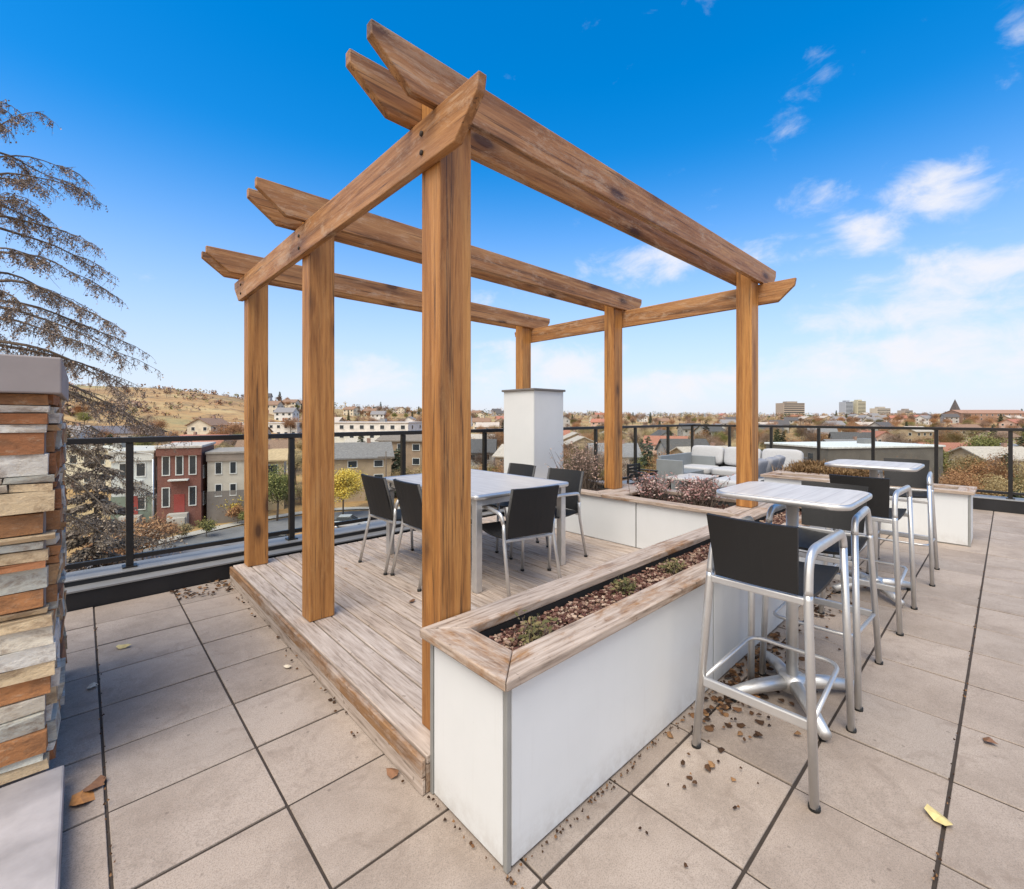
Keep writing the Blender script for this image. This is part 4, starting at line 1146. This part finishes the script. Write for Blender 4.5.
# far wood on the skyline, too many trees to count
def far_wood():
    r = random.Random(77); mb = MB()
    for k in range(2600):
        u = r.uniform(-40, 1080); d = r.uniform(480, 1000) if u > 250 else r.uniform(390, 460)
        if u <= 250 and r.random() < .9: continue
        p = W(u, d); z = ground_z(p.x, p.y); h = r.uniform(3.5, 8.5); w = r.uniform(2, 4)
        mi = 0 if r.random() < .45 else 1 if r.random() < .6 else 2
        for q in range(26):
            c = Vector((p.x + r.gauss(0,w*.5), p.y + r.gauss(0,w*.5), z + h*r.uniform(.15,1)))
            e = Vector((r.gauss(0,1), r.gauss(0,1), r.gauss(0,1))).normalized(); f = e.orthogonal().normalized(); s = r.uniform(.3,.9)
            mb.quad(c-e*s, c-f*s, c+e*s, c+f*s, mi)
    o = mb.build('wood', [M['fol_bare'], M['fol_tan'], M['fol_green']], recalc=False)
    tag(o, 'distant belt of bare and evergreen trees along the skyline', 'trees', kind='stuff')
far_wood()
def hill_scrub():
    r = random.Random(78); mb = MB(); n = 0
    for k in range(9000):
        u = r.uniform(-80, 420); d = r.uniform(165, 445)
        p = W(u, d)
        if mnoise.noise(Vector((p.x*.03, p.y*.03, 5))) + .35*mnoise.noise(Vector((p.x*.12, p.y*.12, 9))) < r.uniform(-.05, .45): continue
        if any((p.x-a)**2 + (p.y-b)**2 < (rr*.8)**2 for a, b, rr in used if rr > 5): continue
        z = ground_z(p.x, p.y); h = r.uniform(.5, 1.8) if r.random() < .9 else r.uniform(2, 3.6); w = h*r.uniform(.5, .9)
        mi = 0 if r.random() < .55 else 1 if r.random() < .6 else 2 if r.random() < .6 else 3
        for q in range(16):
            c = Vector((p.x + r.gauss(0,w*.5), p.y + r.gauss(0,w*.5), z + h*r.uniform(0,.9)))
            e = Vector((r.gauss(0,1), r.gauss(0,1), r.gauss(0,1))).normalized(); f = e.orthogonal().normalized(); s_ = h*r.uniform(.12,.28)
            mb.quad(c-e*s_, c-f*s_, c+e*s_, c+f*s_, mi)
    o = mb.build('hill_scrub', [M['fol_bare'], M['fol_rust'], M['fol_tan'], M['fol_olive']], recalc=False)
    tag(o, 'low autumn scrub dotted over the golden hillside', 'scrub', kind='stuff')
hill_scrub()
def lone(kind_parts, name, bark, fol, label, u, d, z=None, s=1.0):
    t = thing(name, label, 'tree'); kind_parts[0].build('trunk', M[bark], t, recalc=False); kind_parts[1].build('crown', M[fol], t, recalc=False)
    p = W(u, d); t.location = (p.x, p.y, ground_z(p.x, p.y) if z is None else z); t.scale = (s, s, s); return t
lone(leafy_tree(91, 6.2, 2.5, 9000, .10), 'autumn_tree', 'bark', 'fol_yellow', 'bright yellow autumn tree in front of the grey roofed house', 343, 63)
lone(leafy_tree(92, 4.0, 1.4, 3000, .09, .1), 'autumn_tree', 'bark', 'fol_yellow', 'small golden tree beside the tan stucco house', 232, 60)
lone(leafy_tree(93, 7.4, 2.2, 7000, .10, .1), 'bushy_tree', 'bark', 'fol_olive', 'yellow green tree between the two left pergola posts', 277, 60)
lone(leafy_tree(94, 4.0, 2.0, 2600, .14, .3), 'autumn_bush', 'bark', 'fol_rust', 'rusty orange bush below the white townhouse', 143, 43)
lone(leafy_tree(99, 3.6, 2.0, 2600, .14, .3), 'autumn_bush', 'bark', 'fol_rust', 'rusty orange bush at the foot of the grey conifer', 112, 38)
lone(conifer(95, 8.5, 2.2, 4200, .3), 'spruce_tree', 'bark_dark', 'fol_green', 'dark spruce left of the brown brick apartment house', 398, 78)
lone(leafy_tree(96, 5.2, 2.2, 4200, .2), 'evergreen_tree', 'bark_dark', 'fol_green', 'dark round topped evergreen alone on the crest of the golden hill', 154, 415, s=1.9)
lone(leafy_tree(97, 10, 3.6, 5000, .16, .1), 'bushy_tree', 'bark', 'fol_olive', 'green leafy tree below the right railing near the church', 985, 100)
lone(leafy_tree(98, 9.4, 2.6, 5000, .15, .1), 'bushy_tree', 'bark', 'fol_olive', 'yellowish green tree seen beside the farthest bar stool', 930, 84)
for k, (u, d, kind, hh) in enumerate(((207, 52, 'olive', 2.0), (168, 49, 'rust', 2.2), (246, 57.5, 'olive', 1.6), (236, 58, 'rust', 2.2), (300, 71, 'tan', 3.0), (322, 66, 'rust', 2.4), (183, 51, 'tan', 1.6), (372, 69, 'olive', 2.0), (412, 74, 'tan', 3.2), (436, 71, 'rust', 2.6))):
    lone(leafy_tree(300+k, hh, hh*.48, 1300, .09, .25), 'garden_bush', 'bark', 'fol_'+kind,
         ('green bush at the kerb below the beige townhouse', 'rusty bush in front of the red brick townhouse steps', 'low green bush before the tan stucco house', 'rusty bush at the foot of the golden tree', 'tan bush across the street between the left posts',
          'rusty bush left of the bright yellow tree', 'tan shrub on the bank below the red brick townhouse', 'green bush right of the bright yellow tree', 'tan bush behind the left dining chairs', 'rusty bush beyond the lot next to the front pergola post')[k], u, d)
for k, (u, d) in enumerate(((806, 74), (838, 72), (872, 76), (905, 80))):
    lone(leafy_tree(330+k, 5.2, 2.8, 3000, .15, .4), 'autumn_tree', 'bark', ('fol_tan', 'fol_olive', 'fol_rust', 'fol_tan')[k],
         ('tan tree left of the white flat roofed building', 'olive tree in front of the white flat roofed building', 'rusty tree below the white flat roofed building', 'tan tree at right end of the white flat roofed building')[k], u, d)
# big grey brown conifer beyond the left railing
lone(conifer(110, 13.6, 3.4, 36000, .15), 'larch_tree', 'bark_dark', 'fol_greybrown', 'big grey brown conifer just beyond the left railing', 96, 30, z=-13.2)

# bare larch with drooping branches at the far left
def big_larch():
    r = random.Random(12)
    t = thing('larch_tree', 'tall nearly bare larch with long drooping branches at the left edge', 'tree')
    d0 = 15.0; base = W(-38, d0); t.location = (base.x, base.y, -12.4)
    H = 24.6
    tr = MB(); nd = MB()
    def trunk(z): return Vector((0,0,0)) + Vector((RT.x, RT.y, 0))*(.07*max(0, z-13)) + Vector((0,0,z))
    tr.tube([trunk(z) for z in (-1, 5, 10, 15, 18, 21, 23, H)], [.34,.30,.24,.17,.12,.08,.045,.012], 9)
    def spray(path, dens, droop):
        """hanging twigs with needle tufts along a branch"""
        for a, b in zip(path, path[1:]):
            L = (b-a).length
            for q in range(max(1, int(L*dens))):
                p = a.lerp(b, r.random()); L2 = r.uniform(.12, .55)*droop
                v = Vector((r.gauss(0,.45), r.gauss(0,.45), -1)).normalized()
                e = p + v*L2; m_ = p.lerp(e, .5) + Vector((r.gauss(0,.03), r.gauss(0,.03), 0))
                tr.tube([p, m_, e], [.006,.005,.003], 3, smooth=False)
                for w in range(r.randrange(2, 6)):
                    c = p.lerp(e, r.uniform(.1, 1.05)) + Vector((r.gauss(0,.03),)*3)
                    x = Vector((r.gauss(0,1), r.gauss(0,1), r.gauss(0,1))).normalized(); y = x.orthogonal().normalized(); s = r.uniform(.014, .042)
                    nd.quad(c-x*s, c-y*s*.8, c+x*s, c+y*s*.8)
    nb = 54
    base_a = math.atan2(RT.y, RT.x)
    reach = [(23.0, 1.5, .9, .1), (22.3, 2.3, .35, .25), (21.3, 2.9, .3, .4), (20.4, 3.4, .22, .5), (19.4, 2.6, .2, .6), (18.3, 4.3, .18, .56), (17.4, 4.7, .15, .55), (16.4, 5.0, .1, .5), (15.4, 5.3, .12, .6), (14.6, 5.0, .1, .7), (20.9, 2.0, .4, .7), (17.9, 3.0, .3, .8)]
    for k in range(nb + len(reach)):
        z0 = 7.5 + (H-8.3)*(k/nb)
        a = k*2.4 + r.uniform(-.3,.3)
        if k >= nb: z0 = reach[k-nb][0]; a = base_a + r.uniform(-.5,.5)
        L = (6.3*(1-(z0-7)/(H-6.4))**.62 + .6)*r.uniform(.55, 1.1)
        if k >= nb: L = reach[k-nb][1]*1.0
        d = Vector((math.cos(a), math.sin(a), 0))
        hi = max(0, (z0-17)/7); up = r.uniform(-.05,.28) + hi*r.uniform(.1,.7); sag = r.uniform(.35,.75)*(1-.6*min(1,hi)); wob = r.uniform(.1,.5)
        if k >= nb: up, sag = reach[k-nb][2:]
        path = []
        for i in range(9):
            s = i/8
            path.append(trunk(z0) + d*(L*s) + Vector((-d.y, d.x, 0))*(wob*math.sin(s*4+k)*s) + Vector((0,0, L*(up*s - sag*s*s) + .05*math.sin(s*9+k*2) + (.10*L*max(0,s-.75)))))
        tr.tube(path, [.045*(1-.9*i/8)*(L/4+.25) for i in range(9)], 5)
        spray(path[1:], r.choice((9, 16, 24)), .8+.6*(L/5))
        for q in range(8):
            i = r.randrange(2, 8); p = path[i]; sd = Vector((-d.y, d.x, 0))*r.choice((-1,1))
            e = p + (d*.8 + sd*r.uniform(.4,1.0)).normalized()*(L*.28) + Vector((0,0,-.25*L*.5))
            sp = [p, p.lerp(e,.5)+Vector((0,0,.07)), e]
            tr.tube(sp, [.014,.010,.005], 4); spray(sp, 22, .8)
    tr.build('trunk', M['bark'], t, recalc=False); nd.build('crown', M['fol_larch'], t, recalc=False)
big_larch()

# ------------------------------------------------------------------ cars, poles
def car(label, paint, u, d, rz):
    t = thing('parked_car', label, 'car'); pm = simple(label.split()[0] + '_car_paint', paint, .3, .1, .06, 2)
    prof = [(-2.2,.35), (2.2,.35), (2.25,.62), (2.05,.86), (1.1,.98), (-1.5,1.02), (-2.2,.92), (-2.25,.6)]
    b = MB(); b.prism(prof, 'y', -.86, .86); b.build('body', pm, t, .07, 2)
    cab = [(-1.85,.99), (1.0,.97), (.3,1.46), (-1.15,1.5)]
    b = MB()
    n = 4; vs = [(x, -.80, z) for x, z in cab[:2]] + [(x, -.64, z) for x, z in cab[2:]] + [(x, .80, z) for x, z in cab[:2]] + [(x, .64, z) for x, z in cab[2:]]
    b.add(vs, [(3,2,1,0), (4,5,6,7), (0,1,5,4), (1,2,6,5), (2,3,7,6), (3,0,4,7)]); b.build('windows', M['car_glass'], t, .05, 2)
    b = MB(); b.box(-1.12, .28, -.62, .62, 1.475, 1.53); b.build('roof', pm, t, .03, 2)
    for x in (-1.35, 1.38):
        for s in (-1, 1):
            w = MB().tube([(x, s*.72, .33), (x, s*.89, .33)], .33, 20).build('wheel', M['rubber'], t)
            MB().tube([(x, s*.885, .33), (x, s*.90, .33)], .2, 14).build('rim', M['alu'], w)
    for s in (-1, 1):
        h = MB(); h.box(2.14, 2.23, s*.6-.18, s*.6+.18, .66, .80); h.build('headlight', M['frame_white'], t, .02)
        h = MB(); h.box(-2.26, -2.2, s*.65-.14, s*.65+.14, .72, .9); h.build('tail_light', siding((.45,.02,.02)), t, .02)
    p = W(u, d); t.location = (p.x, p.y, ground_z(p.x, p.y)+.08); t.rotation_euler = (0,0,FACE+rz)
car('silver hatchback driving past in front of the yellow tree', (.45,.48,.50), 349, 56, .15)
car('blue car parked at the kerb behind the left posts', (.10,.17,.28), 283, 47.5, .35)
car('dark car parked in the lot behind the left dining chairs', (.03,.03,.035), 408, 53, -.2)
def pole(label, u, d, h, lamp):
    t = thing('street_lamp' if lamp else 'utility_pole', label, 'lamp' if lamp else 'pole')
    MB().tube([(0,0,-.5), (0,0,h)], [.11,.07], 8).build('pole', M['alu_dull'] if lamp else M['bark'], t)
    if lamp:
        MB().tube(fillet([(0,0,h-.1), (0,0,h+.5), (-1.8,0,h+.7)], .5, 6), .04, 8).build('arm', M['alu_dull'], t)
        b = MB(); b.box(-2.35, -1.7, -.13, .13, h+.62, h+.76); b.build('lamp_head', M['coping'], t, .03)
    else:
        b = MB(); b.box(-1.2, 1.2, -.06, .06, h-.9, h-.75); b.build('crossarm', M['bark'], t)
    p = W(u, d); t.location = (p.x, p.y, ground_z(p.x, p.y)); t.rotation_euler = (0,0,FACE)
pole('grey street lamp with curved arm in front of the white townhouse', 153, 46, 9.3, True)
pole('wooden utility pole beside the yellow tree and brick apartment house', 386, 66, 8.6, False)
pole('wooden utility pole standing among trees right of the white column', 585, 95, 9, False)

# ------------------------------------------------------------------ leaves lying about
scatter_leaves('leaf_litter', 2.85, 1.02, .36, .07, 210, 1)
scatter_leaves('leaf_litter', 2.62, .88, .28, .09, 60, 2)
scatter_leaves('leaf_litter', 0, 0, 0, 0, 70, 3, rect=(.55, .97, 4.55, 4.9))
scatter_leaves('leaf_litter', 4.6, 1.0, .5, .09, 90, 5)
scatter_leaves('leaf_litter', 0, 0, 0, 0, 16, 6, size=(.005,.011), rect=(1.4, 2.1, .55, 1.05))
scatter_leaves('leaf_litter', 0, 0, 0, 0, 40, 7, size=(.005,.012), rect=(.93, .985, 1.6, 4.8))
scatter_leaves('leaf_litter', 0, 0, 0, 0, 110, 8, size=(.0025,.007), rect=(1.02, 2.6, 1.085, 1.112))
scatter_leaves('leaf_litter', 0, 0, 0, 0, 26, 9, size=(.003,.008), rect=(.985, 1.015, 1.12, 1.56))
scatter_leaves('leaf_litter', 0, 0, 0, 0, 60, 10, size=(.002,.006), rect=(1.2, 6.5, .155, .17))
scatter_leaves('leaf_litter', 0, 0, 0, 0, 50, 11, size=(.002,.005), rect=(.06, .08, 1.7, 4.6))
leaf_thing(2.33, .175, .042, 'leaf_yellow', 'pale yellow leaf on a joint at the lower right of the paving', seed=1)
leaf_thing(.20, 3.92, .034, 'leaf_yellow', 'yellow leaf on the left paving near the black kerb', seed=2)
leaf_thing(.045, 3.45, .03, 'leaf_white', 'pale leaf on the paving joint beside the stone pillar', seed=3)
leaf_thing(-.005, 2.46, .05, 'leaf_orange', 'orange leaf lying against the foot of the stone pillar', seed=4)
leaf_thing(.03, 2.52, .04, 'leaf_brown', 'brown curled leaf beside the orange one at the pillar foot', seed=5)
leaf_thing(.955, 1.76, .03, 'leaf_brown', 'brown leaf by the deck edge near the front planter', seed=6)
leaf_thing(.90, 2.93, .026, 'leaf_white', 'pale leaf by the deck edge halfway along', seed=7)
leaf_thing(2.62, .93, .045, 'leaf_orange', 'orange leaf under the nearer high table', seed=8)
leaf_thing(3.05, .06, .03, 'leaf_brown', 'brown leaf on a joint at the right of the paving', seed=9)
leaf_thing(1.75, 2.95, .028, 'leaf_brown', 'brown leaf lying on the deck between the posts and the table', z=.157, seed=10)

# ------------------------------------------------------------------ light and sky
SUN_EL = 60.0
SUN_DIR = (Vector((-1.0, -.42, 0)).normalized()*math.cos(R(SUN_EL)) + Vector((0,0,math.sin(R(SUN_EL)))))   # towards the sun
w = bpy.data.worlds.new('World'); S.world = w; w.use_nodes = True
nt_ = w.node_tree; N = nt_.nodes; Lk = nt_.links
for n in list(N): N.remove(n)
out = N.new('ShaderNodeOutputWorld'); bg = N.new('ShaderNodeBackground'); Lk.new(bg.outputs[0], out.inputs[0])
sky = N.new('ShaderNodeTexSky'); sky.sky_type = 'NISHITA'; sky.sun_disc = False
sky.sun_elevation = R(SUN_EL); sky.sun_rotation = math.atan2(SUN_DIR.x, SUN_DIR.y)
sky.air_density = 1.0; sky.dust_density = .6; sky.ozone_density = 3.0; sky.altitude = 1000
hsv = N.new('ShaderNodeHueSaturation'); hsv.inputs['Saturation'].default_value = 1.42; hsv.inputs['Hue'].default_value = .497; hsv.inputs['Value'].default_value = 1.12
Lk.new(sky.outputs[0], hsv.inputs['Color'])
tc = N.new('ShaderNodeTexCoord')
def wmath(op, *a):
    m = N.new('ShaderNodeMath'); m.operation = op
    for i, v in enumerate(a):
        if hasattr(v, 'is_output'): Lk.new(v, m.inputs[i])
        else: m.inputs[i].default_value = v
    return m.outputs[0]
def wvec(op, *a):
    m = N.new('ShaderNodeVectorMath'); m.operation = op
    for i, v in enumerate(a):
        if hasattr(v, 'is_output'): Lk.new(v, m.inputs[i])
        else: m.inputs[i].default_value = v
    return m
dirv = wvec('NORMALIZE', tc.outputs['Generated']).outputs[0]
def bearing(u, v):
    d = FW + RT*((u-CX)/FOC) + Vector((0,0,(YH-v)/FOC)); return d.normalized()
def wnoise(scale, detail, rough, stretch):
    mp = N.new('ShaderNodeMapping'); mp.inputs['Scale'].default_value = stretch; Lk.new(dirv, mp.inputs['Vector'])
    n = N.new('ShaderNodeTexNoise'); n.inputs['Scale'].default_value = scale; n.inputs['Detail'].default_value = detail; n.inputs['Roughness'].default_value = rough
    n.inputs['Distortion'].default_value = .35
    Lk.new(mp.outputs[0], n.inputs['Vector']); return n.outputs['Fac']
n1 = wnoise(10.5, 9, .62, (1,1,1.7))
n2 = wnoise(4.4, 7, .6, (1,1,2.2))
# patches of cloud: (bearing, half-width, half-height, weight)
patches = [((940,188), .085, .045, 1.0), ((870,232), .07, .045, .9), ((960,278), .13, .05, 1.1), ((905,312), .17, .035, .95), ((1015,32), .05, .07, .6), ((840,72), .04, .03, .42), ((785,255), .12, .035, .75),
           ((660,262), .13, .05, .85), ((540,365), .2, .06, .95), ((690,385), .22, .05, .9), ((370,378), .10, .06, .95), ((880,365), .3, .06, .9), ((790,125), .05, .045, .38), ((1010,350), .2, .08, .8), ((480,300), .1, .035, .6), ((820,195), .07, .03, .6)]
acc = None
for (uv, hw, hh, wt) in patches:
    c = bearing(*uv); rt = Vector((c.y, -c.x, 0)).normalized(); up = rt.cross(c).normalized()
    dx = wmath('DIVIDE', wvec('DOT_PRODUCT', dirv, tuple(rt)).outputs['Value'], hw)
    dy = wmath('DIVIDE', wvec('DOT_PRODUCT', dirv, tuple(up)).outputs['Value'], hh)
    fr = wvec('DOT_PRODUCT', dirv, tuple(c)).outputs['Value']
    r2 = wmath('ADD', wmath('MULTIPLY', dx, dx), wmath('MULTIPLY', dy, dy))
    g = wmath('MULTIPLY', wmath('POWER', 2.718, wmath('MULTIPLY', r2, -1.0)), wt)
    g = wmath('MULTIPLY', g, wmath('GREATER_THAN', fr, 0.0))
    acc = g if acc is None else wmath('MAXIMUM', acc, g)
nz = wmath('ADD', wmath('MULTIPLY', n1, 1.15), wmath('MULTIPLY', n2, .55))          # about .6 on average
shape = wmath('SUBTRACT', wmath('ADD', nz, wmath('MULTIPLY', acc, .62)), 1.03)
clo = N.new('ShaderNodeMapRange'); clo.interpolation_type = 'SMOOTHSTEP'; clo.inputs['From Min'].default_value = 0.0; clo.inputs['From Max'].default_value = .55; clo.inputs['To Max'].default_value = .92
Lk.new(shape, clo.inputs['Value'])
# broad bright cloud added to the unseen sky behind the viewer, as fill light
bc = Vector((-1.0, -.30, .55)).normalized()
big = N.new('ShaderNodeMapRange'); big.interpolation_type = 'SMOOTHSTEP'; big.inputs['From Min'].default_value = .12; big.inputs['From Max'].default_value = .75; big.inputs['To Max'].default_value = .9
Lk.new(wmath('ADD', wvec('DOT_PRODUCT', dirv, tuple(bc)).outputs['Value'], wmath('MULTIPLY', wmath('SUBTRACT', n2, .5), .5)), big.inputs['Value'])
# pale veil near the horizon
sepz = N.new('ShaderNodeSeparateXYZ'); Lk.new(dirv, sepz.inputs[0])
veil = N.new('ShaderNodeMapRange'); veil.interpolation_type = 'SMOOTHSTEP'; veil.inputs['From Min'].default_value = .50; veil.inputs['From Max'].default_value = -.04; veil.inputs['To Max'].default_value = .92
Lk.new(sepz.outputs['Z'], veil.inputs['Value'])
mixv = N.new('ShaderNodeMix'); mixv.data_type = 'RGBA'; Lk.new(veil.outputs[0], mixv.inputs[0]); Lk.new(hsv.outputs[0], mixv.inputs[6]); mixv.inputs[7].default_value = (3.0, 3.15, 3.75, 1)
mixc = N.new('ShaderNodeMix'); mixc.data_type = 'RGBA'; Lk.new(clo.outputs[0], mixc.inputs[0]); Lk.new(mixv.outputs[2], mixc.inputs[6]); mixc.inputs[7].default_value = (3.9, 3.9, 4.1, 1)
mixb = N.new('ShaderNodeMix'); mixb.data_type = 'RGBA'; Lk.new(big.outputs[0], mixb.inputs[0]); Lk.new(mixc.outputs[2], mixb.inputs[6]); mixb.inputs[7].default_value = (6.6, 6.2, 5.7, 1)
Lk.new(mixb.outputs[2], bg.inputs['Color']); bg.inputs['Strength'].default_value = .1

sun = bpy.data.lights.new('sun', 'SUN'); sun.energy = 1.5; sun.angle = R(40); sun.color = (1.0, .94, .85)
so = bpy.data.objects.new('sun', sun); col.objects.link(so); so.rotation_euler = SUN_DIR.to_track_quat('Z', 'Y').to_euler()

# ------------------------------------------------------------------ camera
cam = bpy.data.cameras.new('camera'); co = bpy.data.objects.new('camera', cam); col.objects.link(co)
co.location = (0, 0, EYE); co.rotation_euler = (PI/2, 0, A - PI/2)
cam.sensor_fit = 'HORIZONTAL'; cam.sensor_width = 36; cam.lens = FOC/1024*36
cam.shift_x = 0; cam.shift_y = -(444.5-YH)/1024
cam.clip_start = .05; cam.clip_end = 9000
S.camera = co
S.view_settings.view_transform = 'Standard'; S.view_settings.look = 'None'; S.view_settings.gamma = 1
S.view_settings.exposure = 1.25
S.cycles.max_bounces = 8; S.cycles.transparent_max_bounces = 12
